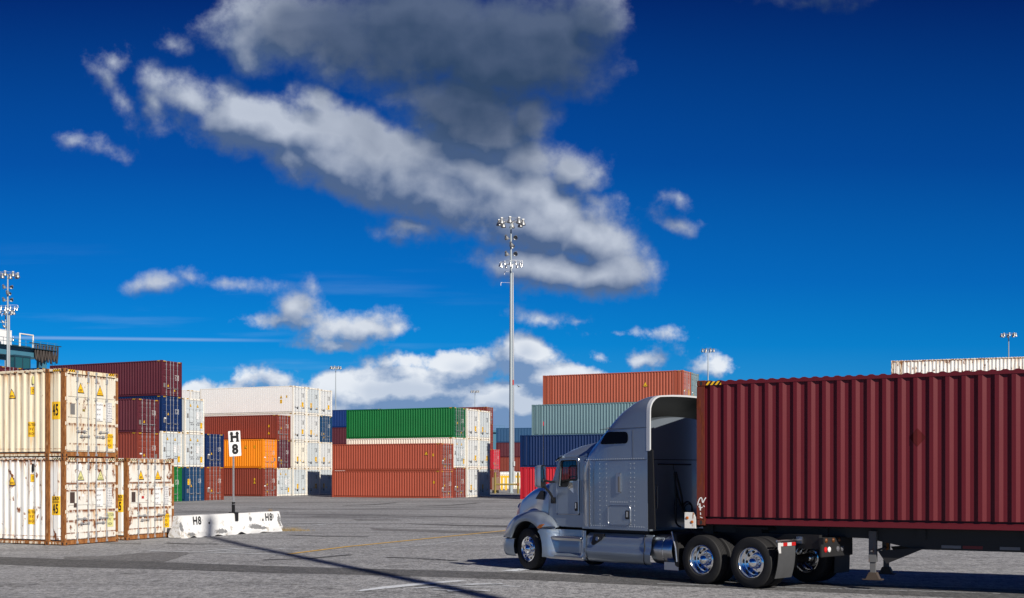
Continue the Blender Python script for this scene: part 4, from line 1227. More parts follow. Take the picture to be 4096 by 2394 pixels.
# --- mirrors, antennas
for s in (1, -1):
    m = MB(); c = Vector((4.62, s*1.50, 2.18)); a = R(22)*s
    ax = Vector((-math.cos(a), -math.sin(a), 0)); ay = Vector((math.sin(a)*-1, math.cos(a), 0))*1
    rows = []
    for k, (d, sc) in enumerate(((.0, 1.0), (-.06, 1.0), (-.13, .90), (-.19, .62), (-.205, .2))):
        rows.append([c+ax*d+ay*(p[0]*sc)+Vector((0, 0, p[1]*(sc*.3+.7) if k < 4 else p[1]*.55)) for p in rrect(0, 0, .27, .52, .07, 4)])
    m.grid(rows, closed=True); m.face([p for p in rows[-1]])
    mh = obj('mirror', m.mesh('mirror', smooth=50), SV, truck)
    m = MB(); m.face([c+ax*.004+ay*p[0]+Vector((0, 0, p[1])) for p in rrect(0, .05, .23, .36, .05, 4)]); obj('mirror_glass', m, M['mirror'], mh)
    m = MB(); m.face([c+ax*.001+ay*p[0]+Vector((0, 0, p[1])) for p in rrect(0, 0, .26, .51, .06, 4)]); m.tube([c-Vector((0, 0, .20)), (4.70, s*1.22, 1.80), (4.80, s*1.02, 1.62)], .03, 8); m.tube([c+Vector((0, 0, -.08)), (4.72, s*1.2, 2.06), (4.80, s*1.0, 2.06)], .026, 8)
    m.box(4.74, 4.88, *sorted((s*1.0, s*1.05)), 1.56, 1.70)
    obj('mirror_arm', m, BK, mh)
m = MB(); m.tube([(4.66, 1.47, 2.42), (4.62, 1.49, 3.35)], .006, 5); an = obj('antenna', m, BK, truck)
m = MB(); m.tube([(4.621, 1.4895, 3.33), (4.619, 1.4905, 3.42)], .011, 6); obj('antenna_tip', m, M['redlens'], an)

# --- frame, fifth wheel, axles, wheels
m = MB()
for s in (1, -1):
    m.box(-2.60, 6.3, s*.43-.045, s*.43+.045, .76, 1.03)
for x in (-2.5, -.75, 1.0, 2.6, 4.4): m.box(x-.06, x+.06, -.40, .40, .80, .98)
m.box(3.2, 6.2, -.45, .45, .55, 1.25); m.box(1.6, 3.4, -1.0, 1.0, .75, 1.0)  # underbody blocks, added to stop light passing under the cab
obj('chassis_frame', m, DK, truck)
m = MB(); m.box(-1.15, -.25, -.48, .48, 1.03, 1.10); m.prism([(-1.3, .46), (-1.3, -.46), (-.4, -.5), (-.2, 0), (-.4, .5)], lambda p, t: (p[0], p[1], t), 1.10, 1.145); obj('fifth_wheel', m, DK, truck)
for x in (0, -1.33):
    m = MB(); m.tube([(x-.10, -.65, .49), (x-.10, .65, .49)], .09, 10); m.ball((x-.10, 0, .49), .24, 12); obj('axle', m.mesh('axle', smooth=60), DK, truck)
m = MB(); m.tube([(5.60, -.9, .42), (5.60, .9, .42)], .055, 8); obj('axle', m, DK, truck)

def tyre_mesh(Ro=.492, w=.275, ri=.295):
    if 'tyre' not in MC:
        m = MB(); h = w/2
        prof = [(ri, -h*.78), (ri+.03, -h*.95), (ri+.09, -h), (Ro-.06, -h*.96), (Ro-.015, -h*.86), (Ro-.003, -h*.74)]
        gr = [-.52, -.18, .18, .52]
        for g in gr:
            prof += [(Ro, h*g-.012), (Ro-.012, h*g-.006), (Ro-.012, h*g+.006), (Ro, h*g+.012)]
        prof += [(Ro-.003, h*.74), (Ro-.015, h*.86), (Ro-.06, h*.96), (ri+.09, h), (ri+.03, h*.95), (ri, h*.78)]
        m.lathe(prof, (0, 0, 0), (0, 1, 0), 56); MC['tyre'] = m.mesh('tyre', smooth=28)
    return MC['tyre']
def disc_ring(m, r0, r1, y0, y1, holes, hr, rc, n=80):
    """wheel disc with round hand holes cut as dark cups"""
    m.lathe([(r0, y0), ((r0+r1)/2, (y0+y1)/2), (r1, y1)], (0, 0, 0), (0, 1, 0), n)
def wheel(parent, name, x, y, front, steer=0, flip=1):
    """front: convex disc with lug nuts; rear: deep dish"""
    w = obj(name, tyre_mesh(), M['rubber'], parent, (x, y, .492), (0, 0, steer + (0 if flip > 0 else math.pi)))
    key = ('rim', front)
    if key not in MC:
        m = MB()
        if front:
            m.lathe([(.30, .105), (.285, .112), (.272, .095), (.262, .06), (.245, .062), (.20, .078), (.17, .085), (.15, .085)], (0, 0, 0), (0, 1, 0), 64)
            m.lathe([(.15, .085), (.125, .09), (.115, .14), (.10, .165), (.06, .185), (.0, .19)], (0, 0, 0), (0, 1, 0), 40)
            for k in range(10):
                a = 2*math.pi*(k+.5)/10; m.lathe([(.016, .08), (.016, .135), (.012, .150), (0, .153)], (.168*math.cos(a), 0, .168*math.sin(a)), (0, 1, 0), 8)
        else:
            m.lathe([(.30, .108), (.287, .116), (.276, .104), (.268, .06), (.262, -.02), (.258, -.055), (.235, -.075), (.20, -.068), (.16, -.06), (.13, -.06)], (0, 0, 0), (0, 1, 0), 64)
            m.lathe([(.13, -.06), (.122, -.01), (.115, .03), (.102, .062), (.078, .088), (.04, .104), (.0, .108)], (0, 0, 0), (0, 1, 0), 40)
        yy = .0725 if front else -.0635
        for k in range(10):                                    # hand holes show as dark discs in the polished face
            a = 2*math.pi*k/10; rc = .222 if front else .212
            m.lathe([(.027, .004), (.0, .004)], (rc*math.cos(a), yy, rc*math.sin(a)), (0, 1, 0), 12, 1)
        MC[key] = m.mesh('rim', smooth=50)
        dm = MB(); dm.lathe([(.262, -.05 if front else -.10), (.0, -.05 if front else -.10)], (0, 0, 0), (0, 1, 0), 24); MC[('back', front)] = dm.mesh('wheel_back')
    r = obj('rim', MC[key], [CH, M['gasket']], w)
    obj('brake_drum', MC[('back', front)], DK, w)
    return w
for s in (1, -1):
    wheel(truck, 'wheel', 5.60, s*1.045, True, R(-10), s)
    for x in (0, -1.33):
        wheel(truck, 'wheel', x-.10, s*1.075, False, 0, s)
        wheel(truck, 'wheel', x-.10, s*.745, False, 0, -s)
    # fender bracket ahead of the drive wheels, mud flap behind them
    m = MB(); m.prism([(.72, 1.02), (.60, .98), (.53, .40), (.57, .30), (.66, .34)], SIDEFN, s*.62, s*1.19)
    q = obj('quarter_fender', m.mesh('quarter_fender', bevel=.01), DK, truck)
    m = MB(); m.tube([(.735, s*1.195, 1.03), (.62, s*1.2, .70), (.585, s*1.2, .42)], .018, 6); m.box(.56, .98, *sorted((s*.9, s*1.18)), .24, .40); obj('bracket', m, M['alu'], q)
    m = MB(); rows = []
    for k in range(9):
        u = k/8; rows.append([(-2.13-.02*math.sin(u*3)+.10*u*u*(0 if s < 0 else 1), s*(.66+.54*j/6), .90-.68*u) for j in range(7)])
    m.grid(rows); m.grid([[(p[0]-.012, p[1], p[2]) for p in r] for r in rows], flip=True)
    for r0 in (rows[0], rows[-1]): m.grid([r0, [(p[0]-.012, p[1], p[2]) for p in r0]])
    fl = obj('mud_flap', m.mesh('mud_flap', smooth=60), M['plate'] if 0 else M['mudflap'], truck)
    for k in range(4):
        mm = MB(); y0 = .66+.135*k; mm.box(-2.160, -2.152, *sorted((s*y0, s*(y0+.133))), .83, .895); obj('reflector_strip', mm, M['redtape'] if k % 2 == 0 else M['whitetape'], fl)
    mm = MB(); mm.prism([(.90, 1.14), (.90, 1.225), (.78, 1.225), (.70, 1.19), (.70, 1.13)], lambda p, t: (t, s*p[1], p[0]), -2.158, -2.150); obj('reflector_strip', mm, M['whitetape'], fl)
    m = MB(); m.tube([(-2.12, s*.45, .93), (-2.12, s*1.22, .93)], .022, 8); m.box(-2.2, -2.05, *sorted((s*.40, s*.50)), .86, .99); obj('flap_hanger', m, M['alu'], truck)
m = MB(); m.box(-2.72, -2.60, -.50, .50, .62, .98); m.box(-2.735, -2.70, -.40, .60, .62, .86); bar = obj('tail_light_bar', m.mesh('tail_light_bar', bevel=.01), DK, truck)
for y, z, r, mt in ((.46, .76, .042, 'redlens'), (.34, .76, .042, 'whitelens'), (.05, .76, .042, 'dimlens'), (-.10, .76, .042, 'dimlens'), (.42, .93, .032, 'dimamber'), (.18, .93, .032, 'dimamber'), (-.02, .93, .032, 'dimamber')):
    m = MB(); m.lathe([(r+.01, 0), (r+.01, .012), (r, .016), (r*.6, .03), (0, .034)], (-2.735 if z < .9 else -2.72, y, z), (-1, 0, 0), 16); obj('tail_light', m.mesh('tail_light', smooth=40), M[mt], bar)

# --- air lines and fittings on the back of the sleeper
m = MB(); m.tube([(1.53, .78, 2.42), (1.53, -.30, 2.42)], .016, 6); m.tube([(1.53, .30, 2.42), (1.50, .28, 2.2)], .01, 5); obj('hose_rail', m, BK, rear)
for pts in ([(1.50, .28, 2.26), (1.45, .30, 1.7), (1.44, .31, 1.2), (1.30, .30, 1.08)], [(1.50, .24, 2.26), (1.46, .10, 1.75), (1.45, .02, 1.45), (1.1, .0, 1.2), (.6, .1, 1.2)], [(1.50, .26, 2.0), (1.44, .16, 1.55), (1.2, .05, 1.18), (.7, .3, 1.12)]):
    m = MB(); m.tube(bez(pts, 6), .022, 8); obj('air_hose', m.mesh('air_hose', smooth=60), BK, rear)
m = MB()
for k, rr in enumerate((.15, .16, .14)): m.tube([(1.47-.02*k, -.10+rr*math.cos(a), 1.47-.02*k+rr*math.sin(a)) for a in [2*math.pi*j/20 for j in range(21)]], .014, 6)
obj('coiled_hose', m, BK, rear)
m = MB(); m.tube([(1.55, .84, 1.98), (1.50, .84, 1.96), (1.50, .84, 1.50), (1.55, .84, 1.48)], .014, 6); obj('grab_handle', m, M['plate'], rear)

# lengths were first taken for a heading a few degrees off: bring the body in along its length
for ch in truck.children:
    if ch.name.startswith('wheel') and not ch.name.startswith('wheel_'): ch.location.x *= .905
    else: ch.scale.x = .905

# ------------------------------------------------------------------ trailer chassis and its container
TR_TH = 27.81
TP = Vector((3.70, 22.78)); TRD = Vector((math.cos(R(TR_TH)), -math.sin(R(TR_TH))))
TBASE = 1.32
pd = TP+TRD*L40
c = container('maroon corrugated container riding on the trailer behind the truck', (pd.x, pd.y, TBASE), -R(TR_TH), L40, HC, 'trailer_red', 'dry', frame='trailer_red', near='trailer', decals='none', haz=False, detail=False)
for ch in c.children:
    if ch.name.startswith('frame'): pass
obj('hazard_stripes', hazard_meshes(L40, HC, ('end', 'side', 'front')), M['hazard'], c)
# worn corner post skin at the front and its paint scrawl
m = MB(); m.box(-L40, -L40+.163, -.0025, .002, .12, HC-.12); obj('corner_post', m, M['trailer_post'], c)
m = MB()
for pts, r in (([(-.015, .30), (-.01, .36), (.02, .43), (.05, .455), (.07, .43), (.075, .38), (.09, .36), (.11, .40), (.15, .46)], .011), ([(.02, .34), (.03, .26), (.035, .20)], .014), ([(.00, .28), (.04, .25), (.08, .27)], .010), ([(.035, .16), (.04, .11)], .010), ([(.10, .30), (.12, .27)], .010), ([(.03, .07), (.08, .05)], .008)):
    pts = bez([(-L40+.04+a, -.0045, .10+b) for a, b in pts], 4)
    m.tube(pts, r, 5)
me = m.mesh('paint_scrawl'); 
for v in me.vertices: v.co.y = -.0045 + (v.co.y+.0045)*.05
obj('paint_scrawl', me, M['whiteink'], c)
m = MB(); m.face([(0, -.17, 0), (.15, 0, 0), (0, .17, 0), (-.15, 0, 0)])
prof40 = corr(*runs(L40)[0]); xp = -L40+4.20
o = obj('placard_ghost', bend(m.mesh('d'), prof40, xp, 'placard_ghost'), M['ghost'], c); o.matrix_local = T(xp, 0, 1.70) @ SIDE

# chassis: local x from the container front to the rear, y away from the camera side
chs = thing('trailer_chassis', 'black container chassis with landing legs under the maroon container', 'trailer', (TP.x, TP.y, gz(20)), -R(TR_TH))
ZT = TBASE-gz(20)-.004
m = MB()
for y0 in (.55, 1.65):
    m.prism([(-.05, ZT), (12.2, ZT), (12.2, ZT-.38), (4.1, ZT-.38), (3.2, ZT-.20), (-.05, ZT-.14)], SIDEFN, y0, y0+.22)
m.box(.0, 2.4, .8, 1.65, ZT-.16, ZT-.06)
for x in (.1, 1.2, 2.4, 4.2, 6.0, 8.0, 10.0, 12.0): m.box(x-.08, x+.08, .05 if x > 11 else .5, 2.38 if x > 11 else 1.9, ZT-.18, ZT-.002)
obj('chassis_rails', m.mesh('chassis_rails'), DK, chs)
m = MB(); m.box(-.18, -.005, .02, 2.42, ZT-.04, ZT+.10); obj('front_bolster', m, DK, chs)
for y, s in ((.02, 1), (2.42, -1)):
    m = MB(); m.prism([(-.26, ZT-.06), (-.02, ZT-.06), (-.02, ZT+.16), (-.08, ZT+.26), (-.26, ZT+.26)], lambda p, t: (p[0], y+s*t, p[1]), -.02, .12)
    pk = obj('corner_bracket', m.mesh('corner_bracket', bevel=.006), M['rustwhite'], chs)
    for x, z in ((-.20, .15), (-.10, .07)):
        mm = MB(); mm.lathe([(.032, 0), (.028, .012), (0, .018)], (x, y-s*.021, ZT+z), (0, -s, 0), 14); obj('marker_lamp', mm, M['amber'], pk)
for y in (.42, 1.85):
    m = MB(); m.box(3.26, 3.40, y, y+.14, .52, ZT-.05); m.box(3.28, 3.38, y+.02, y+.12, .30, .56)
    lg = obj('landing_leg', m.mesh('landing_leg', bevel=.006), M['leggrey'], chs)
    mm = MB(); mm.prism([(3.20, .20), (3.46, .20), (3.40, .33), (3.26, .33)], SIDEFN, y-.03, y+.17); mm.box(3.15, 3.51, y-.06, y+.20, .185, .205); obj('foot', mm.mesh('foot', bevel=.006), M['ruststeel'] if 0 else M['tanfoot'], lg)
    mm = MB(); mm.prism([(3.42, .74), (3.58, .50), (4.25, ZT-.36), (4.05, ZT-.36)], SIDEFN, y+.04, y+.10); obj('brace', mm, DK, lg)
m = MB(); m.tube([(3.33, .5, .72), (3.33, 1.9, .72)], .025, 8); m.tube([(3.33, .30, .74), (3.33, .5, .74)], .016, 6); obj('crank_shaft', m, M['leggrey'], chs)
for k, (x, mt) in enumerate(((4.55, 'shadetape'), (4.92, 'shadered'), (5.55, 'shadetape'), (6.0, 'shadered'))):
    m = MB(); m.box(x, x+.34, .542, .549, ZT-.345, ZT-.29); obj('reflector_strip', m, M[mt], chs)
for x in (9.6, 10.9):
    m = MB(); m.tube([(x, .2, .49), (x, 2.24, .49)], .07, 10); obj('axle', m, DK, chs)
    for y, fl in ((.14, -1), (.47, 1), (1.97, -1), (2.30, 1)): wheel(chs, 'wheel', x, y, False, 0, fl)
# ------------------------------------------------------------------ floodlight masts
def bell(m, c, r, h, tilt=None, mi=0):
    ax = Vector(tilt or (0, 0, -1)).normalized()
    m.lathe([(.0, -.02), (r*.30, 0), (r*.42, h*.12), (r*.52, h*.26), (r*.80, h*.55), (r*.96, h*.82), (r*1.03, h), (r*.95, h*.98), (r*.7, h*.6), (.0, h*.35)], c, ax, 18, mi)
def bell_mesh(key, r, h):
    if key not in MC:
        m = MB(); bell(m, (0, 0, 0), r, h); m.box(-r*.42, r*.42, -r*.42, r*.42, .0, h*.22)
        MC[key] = m.mesh('floodlight', smooth=40)
    return MC[key]
def mast(label, x, y, h=32.3, full=True, group=None, rz=0.0):
    root = thing('floodlight_mast', label, 'light mast', (x, y, gz(y)), rz, group)
    m = MB(); zs = [0, 8, 16, 24, h-5.8, h-.4]; rs = [.24, .215, .185, .155, .125, .085]
    m.tube([(0, 0, z) for z in zs], rs, 16)
    m.tube([(0, 0, 0), (0, 0, .03)], .38, 16)
    for k in range(8): a = math.pi*k/4; m.tube([(.31*math.cos(a), .31*math.sin(a), 0), (.31*math.cos(a), .31*math.sin(a), .12)], .03, 6)
    obj('pole', m.mesh('pole', smooth=50), M['zincdull'], root)
    def lamp(key, r, hh, c, mat, rot=None):
        return obj('floodlight', bell_mesh(key, r, hh), mat, root, c, rot)
    m = MB()
    for k in range(8):
        a = 2*math.pi*(k+.5)/8; R0 = 1.42; x1, y1 = R0*math.cos(a), R0*math.sin(a)
        m.tube([(0, 0, h-.45), (x1, y1, h-.25)], .03, 6)
        b = 2*math.pi*(k+1.5)/8; m.tube([(x1, y1, h-.25), (R0*math.cos(b), R0*math.sin(b), h-.25)], .025, 6)
        lamp('bigbell', .31, .60, (x1, y1, h-.25), M['lampalu'])
    obj('crossarm', m, M['zinc'], root)
    if full:
        for z, ang in ((h-2.35, 0), (h-3.25, 70), (h-4.25, 0)):
            mm = MB()
            for s in (1, -1):
                d = Vector((math.cos(R(ang))*s, math.sin(R(ang))*s, 0)); p = d*.62+Vector((0, 0, z+.02))
                mm.tube([(0, 0, z-.10), d*.50+Vector((0, 0, z-.10)), p+Vector((0, 0, .12))], .03, 6)
                o = lamp('spot', .27, .42, p+Vector((0, 0, .22)), M['lampalu']); t = Vector((-.55*s*math.cos(R(ang+40)), -.75, -.6)) if s > 0 else Vector((.4, .5, -.6))
                o.rotation_euler = (-t).to_track_quat('Z', 'Y').to_euler()
            obj('crossarm', mm, M['zinc'], root)
        mm = MB(); z = h-5.35
        for k in range(12):
            a = 2*math.pi*(k+.3)/12; x1, y1 = 1.3*math.cos(a), 1.3*math.sin(a)
            if k % 3 == 0: mm.tube([(0, 0, z-.15), (x1, y1, z+.12)], .025, 5)
            b = 2*math.pi*(k+1.3)/12; mm.tube([(x1, y1, z+.12), (1.3*math.cos(b), 1.3*math.sin(b), z+.12)], .022, 5)
            lamp('smallbell', .16, .36, (x1, y1, z+.05), M['lampbright'])
        obj('crossarm', mm, M['zinc'], root)
        mm = MB(); mm.box(-.16, .16, -.25, -.10, h-5.75, h-5.45); obj('junction_box', mm, M['signwhite'], root)
        mm = MB(); mm.tube([(.30, -.10, 1.4), (.29, -.09, 12), (.22, -.06, h-6.4)], .075, 8)
        for z in range(2, 26, 2): mm.tube([(-.25+.004*z, 0, z+.6), (.36-.004*z, -.12, z+.6)], .02, 5)
        obj('conduit', mm.mesh('conduit', smooth=50), M['zinc'], root)
        mm = MB(); mm.box(.20, .44, -.30, .02, 1.3, 2.6); mm.box(.22, .40, -.32, -.2, 3.2, 3.75); obj('control_box', mm, M['grey'], root)
        mm = MB(); mm.tube([(.22, -.10, 12.7), (.22, -.10, 13.3)], .10, 8); obj('band', mm, M['redtape'], root)
        mm = MB()
        for z, s, ln in ((h-4.9, 1, 1.4), (h-7.6, -1, 1.25), (h-6.3, -1, .8)):
            mm.tube([(0, -.05, z), (s*ln, -.05, z)], .012, 5); mm.tube([(s*(ln-.12), -.05, z), (s*ln, -.05, z-.08), (s*(ln+.02), -.05, z-.38)], .035, 6)
        obj('hook_bracket', mm, M['signwhite'], root)
    return root
M['lampalu'] = plain('lamp_aluminium', (.30, .31, .32), .48, .7, var=.06)
M['lampbright'] = plain('lamp_reflector', (.50, .52, .55), .30, .9, var=.04)
GM = 'floodlight masts over the yard'
mast('tall floodlight mast in the middle between the green container and the truck', -.12, 133.6, group=GM, rz=.3)
mast('floodlight mast at the left edge before the crane', -74.9, 169.0, group=GM, rz=.55)
mast('floodlight mast behind the other one at the left edge by the crane', -92.6, 208.0, h=32.3, group=GM, rz=.1)
for lb, px, py in (('small distant mast rising behind the white refrigerated stack', 1343, 1468), ('small distant mast above the green container end', 1900, 1564), ('distant mast between the rust orange container and the trailer', 2832, 1398), ('distant mast above the rusty white container at the right', 4034, 1336)):
    d = (32.1-CAM_H)*4550/(1893.4-py)
    mast(lb, (px-2048)/4550*d, d, group=GM, full=False, rz=random.random())

# ------------------------------------------------------------------ yard crane far behind at the left
cr = thing('gantry_crane', 'teal yard gantry crane with hanging cable loops behind the cream container', 'crane', (-77.3, 190.0, 0), math.atan2(.914, .407))
def part(name, fn, mat, parent=cr, **k):
    m = MB(); fn(m); return obj(name, m.mesh(name, **k), mat, parent)
for y0 in (0, 7.0):
    part('girder', lambda m: (m.box(-24, 0, y0-.5, y0+.5, 21.3, 22.7), m.box(-24, 0, y0-.62, y0+.62, 22.7, 22.78)), M['cranecol'])
    for x0 in (-1.6, -22.5):
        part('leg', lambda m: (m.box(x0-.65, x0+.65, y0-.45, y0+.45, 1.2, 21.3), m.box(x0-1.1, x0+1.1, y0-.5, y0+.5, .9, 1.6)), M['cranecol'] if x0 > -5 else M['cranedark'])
        for dx in (-.8, .8):
            part('wheel', lambda m: m.lathe([(.0, -.25), (.7, -.25), (.75, -.15), (.75, .15), (.7, .25), (0, .25)], (x0+dx, y0, .76), (0, 1, 0), 20), M['rubber'])
    def rail(m, y0=y0):
        yy = y0-1.25 if y0 == 0 else y0+1.25
        for z in (23.35, 23.9): m.tube([(-24, yy, z), (.6, yy, z)], .035, 5)
        for k in range(17): m.tube([(-24+1.5*k, yy, 22.7), (-24+1.5*k, yy, 23.9)], .035, 5)
    part('railing', rail, M['cranecol'])
    part('walkway', lambda m: m.box(-24, .6, y0-1.3 if y0 == 0 else y0+.5, y0-.5 if y0 == 0 else y0+1.3, 22.66, 22.76), M['cranedark'])
part('end_beam', lambda m: (m.box(-2.1, -1.1, .4, 6.6, 1.2, 2.0), m.box(-.6, 0, .4, 6.6, 21.5, 22.5)), M['cranecol'])
part('machinery_house', lambda m: (m.box(-9.6, -7.0, .8, 3.4, 22.9, 25.3), m.box(-9.6, -7.0, .75, 3.4, 25.3, 25.4)), M['signwhite'])
part('electrical_cabinet', lambda m: (m.box(-15.5, -13.0, -.2, 1.4, 22.8, 24.0), m.box(-12.5, -11.2, -.2, 1.0, 22.8, 23.8)), M['offwhite'])
part('service_frame', lambda m: m.tube([(-5.9, .2, 22.8), (-5.9, .2, 25.0), (-3.2, .2, 25.0), (-3.2, .2, 22.8)], .14, 6), M['offwhite'])
part('trolley', lambda m: (m.box(-12, -3, .9, 6.2, 22.8, 23.2)), M['cranedark'])
for k in range(8):
    x0 = -3.9+.62*k
    part('festoon_cable', lambda m: m.tube(bez([(x0, -1.0, 23.5), (x0+.04, -1.0, 22.0-.25*(k % 2)), (x0+.22, -1.0, 20.9-.2*(k % 3)), (x0+.42, -1.0, 22.0), (x0+.46, -1.0, 23.5)], 5), .14, 6), M['cable'] if 'cable' in M else M['platebrown'], smooth=60)
part('festoon_rail', lambda m: m.box(-5, 1.6, -1.12, -.9, 23.5, 23.65), M['cranedark'])
cab_ = part('operator_cab', lambda m: (m.box(-9.2, -6.0, -2.3, -.3, 18.6, 18.9), m.box(-9.2, -6.0, -2.3, -.3, 20.9, 21.2), *[m.box(x-.08, x+.08, y-.08, y+.08, 18.9, 20.9) for x in (-9.1, -7.6, -6.1) for y in (-2.2, -.4)]), M['cranedark'])
part('cab_window', lambda m: m.box(-9.12, -6.08, -2.22, -.38, 18.9, 20.9), M['cabwindow'] if 'cabwindow' in M else M['darkglass'], cab_)
part('hanger', lambda m: (m.box(-5.2, -4.9, -.8, -.5, 19.0, 21.3), m.box(-5.6, -4.4, -1.4, -.4, 18.7, 19.0)), M['cranedark'])
def ladder(m):
    for x in (.5, 1.1): m.tube([(x, -.2, 17.5), (x, -.2, 21.8)], .035, 5)
    for k in range(10): m.tube([(.5, -.2, 17.7+.42*k), (1.1, -.2, 17.7+.42*k)], .025, 4)
    m.box(-.2, 1.4, -1.0, .3, 17.4, 17.5)
    for z in (18.1, 18.7): m.tube([(1.4, -1.0, z), (1.4, .3, z)], .03, 4); m.tube([(-.2, -1.0, z), (1.4, -1.0, z)], .03, 4)
part('ladder', ladder, M['cranecol'])

# low teal roof far off in the gap beside the mast
m = MB(); m.box(-5.2, -2.0, 258, 264, 0, 11.6); m.box(-5.0, -1.6, 257.5, 264, 11.6, 12.1)
for z in (12.6, 13.1): m.tube([(-5.0, 257.6, z), (-1.7, 257.6, z)], .04, 4)
for k in range(4): m.tube([(-5.0+1.1*k, 257.6, 12.1), (-5.0+1.1*k, 257.6, 13.1)], .04, 4)
o = obj('machine_platform', m, M['cranecol']); tag(o, 'pale teal railed platform far off left of the mast', 'platform')

# ------------------------------------------------------------------ guard rail, crate, yellow frames round the mast foot
gr = thing('guard_rail', 'shade-darkened yellow pipe guard rail at the foot of the mast', 'guard rail', (0, 131.5, 0))
part('rail', lambda m: m.tube([(-2.0, 0, 1.06), (.86, 0, 1.06)], .10, 12), M['dullyellow'], gr, smooth=50)
for x in (-1.95, .70): part('post', lambda m: m.tube([(x, 0, 0), (x, 0, 2.46)], .125, 14), M['dullyellow'], gr, smooth=50)
part('bracket', lambda m: m.box(.54, .86, -.16, .16, .92, 1.22), M['ruststeel'], gr)
bx = thing('crate', 'brown equipment crate beside the guard rail post', 'crate', (-1.95, 134.2, 0))
part('box', lambda m: (m.box(-.40, .42, -.5, .5, .36, 1.85), m.box(-.02, .02, -.512, -.5, .4, 1.8)), M['brownbox'], bx, bevel=.01)
part('skid', lambda m: (m.box(-.38, -.2, -.5, .5, 0, .36), m.box(.2, .40, -.5, .5, 0, .36), m.box(-.2, .2, -.1, .1, .1, .36)), M['black'], bx)
fr = thing('barrier_frame', 'yellow portal frame before the white ribbed container behind the mast foot', 'safety frame', (0, 158, 0))
part('beam', lambda m: m.box(-1.65, 1.12, -.12, .12, 1.72, 2.0), M['yellowpaint'], fr)
for x in (-1.42, -.82): part('leg', lambda m: m.box(x-.14, x+.14, -.10, .10, 0, 1.72), M['yellowpaint'], fr)

# ------------------------------------------------------------------ concrete barrier with the lettered sign
B0 = Vector((-12.2, 41.2)); BD = Vector((2.75, 5.5)).normalized(); BL = 5.85
def concrete():
    m, t, b = new_mat('white_painted_concrete')
    tc = t.new('ShaderNodeTexCoord'); O = tc.outputs['Object']
    sp = t.new('ShaderNodeSeparateXYZ'); t.l.new(O, sp.inputs[0]); x, y, z = sp.outputs
    n = t.noise(O, 3.5, 8, .65); n2 = t.noise(O, 9, 6, .7)
    chip = t.math('MULTIPLY', t.step(n, .56, .60), t.step(z, .62, .20))
    end = t.math('MULTIPLY', t.step(n2, .50, .56), t.step(x, .35, .0))
    chip = t.math('MAXIMUM', chip, end)
    chip = t.math('MAXIMUM', chip, t.math('MULTIPLY', t.step(n, .60, .66), .8))
    cc = t.ramp(n2, [(.3, (.30, .28, .25)), (.7, (.52, .49, .44))])
    col = t.mix(chip, (.66, .665, .67), cc)
    # black tyre and paint scuffs
    blk = None
    for cx, cz, rx, rz_ in ((4.15, .27, .40, .11), (4.55, .19, .28, .07), (4.02, .57, .09, .12), (2.15, .17, .34, .10), (5.75, .45, .10, .28), (.12, .40, .10, .22), (5.42, .62, .05, .12), (.55, .12, .2, .08)):
        mp = t.mapping(O, (cx, 0, cz), (0, 0, 0), (rx, 50, rz_), 'TEXTURE')
        d = t.math('SUBTRACT', 1.0, t.math('ADD', t.vmath('LENGTH', mp), t.math('MULTIPLY', t.math('SUBTRACT', n2, .5), 2.4)))
        k = t.step(d, .0, .22); blk = k if blk is None else t.math('MAXIMUM', blk, k)
    scr = t.noise(t.mapping(O, rot=(0, R(35), 0), scale=(3, 1, 14)), 1.4, 4, .6)
    blk = t.math('MAXIMUM', t.math('MULTIPLY', blk, .92), t.math('MULTIPLY', t.step(scr, .66, .72), .45))
    col = t.mix(t.math('MULTIPLY', blk, .86), col, (.05, .053, .06))
    t.put(b.inputs['Base Color'], col); b.inputs['Roughness'].default_value = .8
    bp = t.new('ShaderNodeBump'); bp.inputs['Strength'].default_value = .5; bp.inputs['Distance'].default_value = .02
    t.put(bp.inputs['Height'], n2); t.l.new(bp.outputs[0], b.inputs['Normal'])
    return m
M['concrete'] = concrete()
rzB = math.atan2(BD.y, BD.x)
bar = thing('concrete_barrier', 'long white concrete barrier lettered H8, chipped along its foot', 'barrier', (B0.x, B0.y, gz(43)), rzB)
from mathutils import noise as mn
PROFB = [(-.30, .0), (-.305, .10), (-.29, .20), (-.20, .34), (-.155, .42), (-.13, .62), (-.10, .80), (-.07, .815), (.07, .815), (.10, .80), (.13, .62), (.155, .42), (.20, .34), (.29, .20), (.305, .10), (.30, .0)]
m = MB(); rows = []; N = 90
for k in range(N+1):
    x = BL*k/N; r = []
    for j, (y, z) in enumerate(PROFB):
        p = Vector((x*1.7, y*4, z*3)); e = mn.fractal(p, 1, 2, 4)
        amp = .012+(.055 if z < .12 else 0)+.03*max(0, 1-min(x, BL-x)/.25)
        zz = z+(max(0, mn.noise(Vector((x*2.3, y*3, 7))))*.16 if z < .05 else 0)+e*amp*.5
        sk = .0
        if x < .01: sk = .05*(1-z)
        r.append((x+(e*.04 if k in (0, N) else 0), y+e*amp*(1 if y > 0 else -1), max(0, zz)))
    rows.append(r)
m.grid(rows); m.face(rows[0]); m.face(rows[-1][::-1])
obj('body', m.mesh('body', smooth=40), M['concrete'], bar)
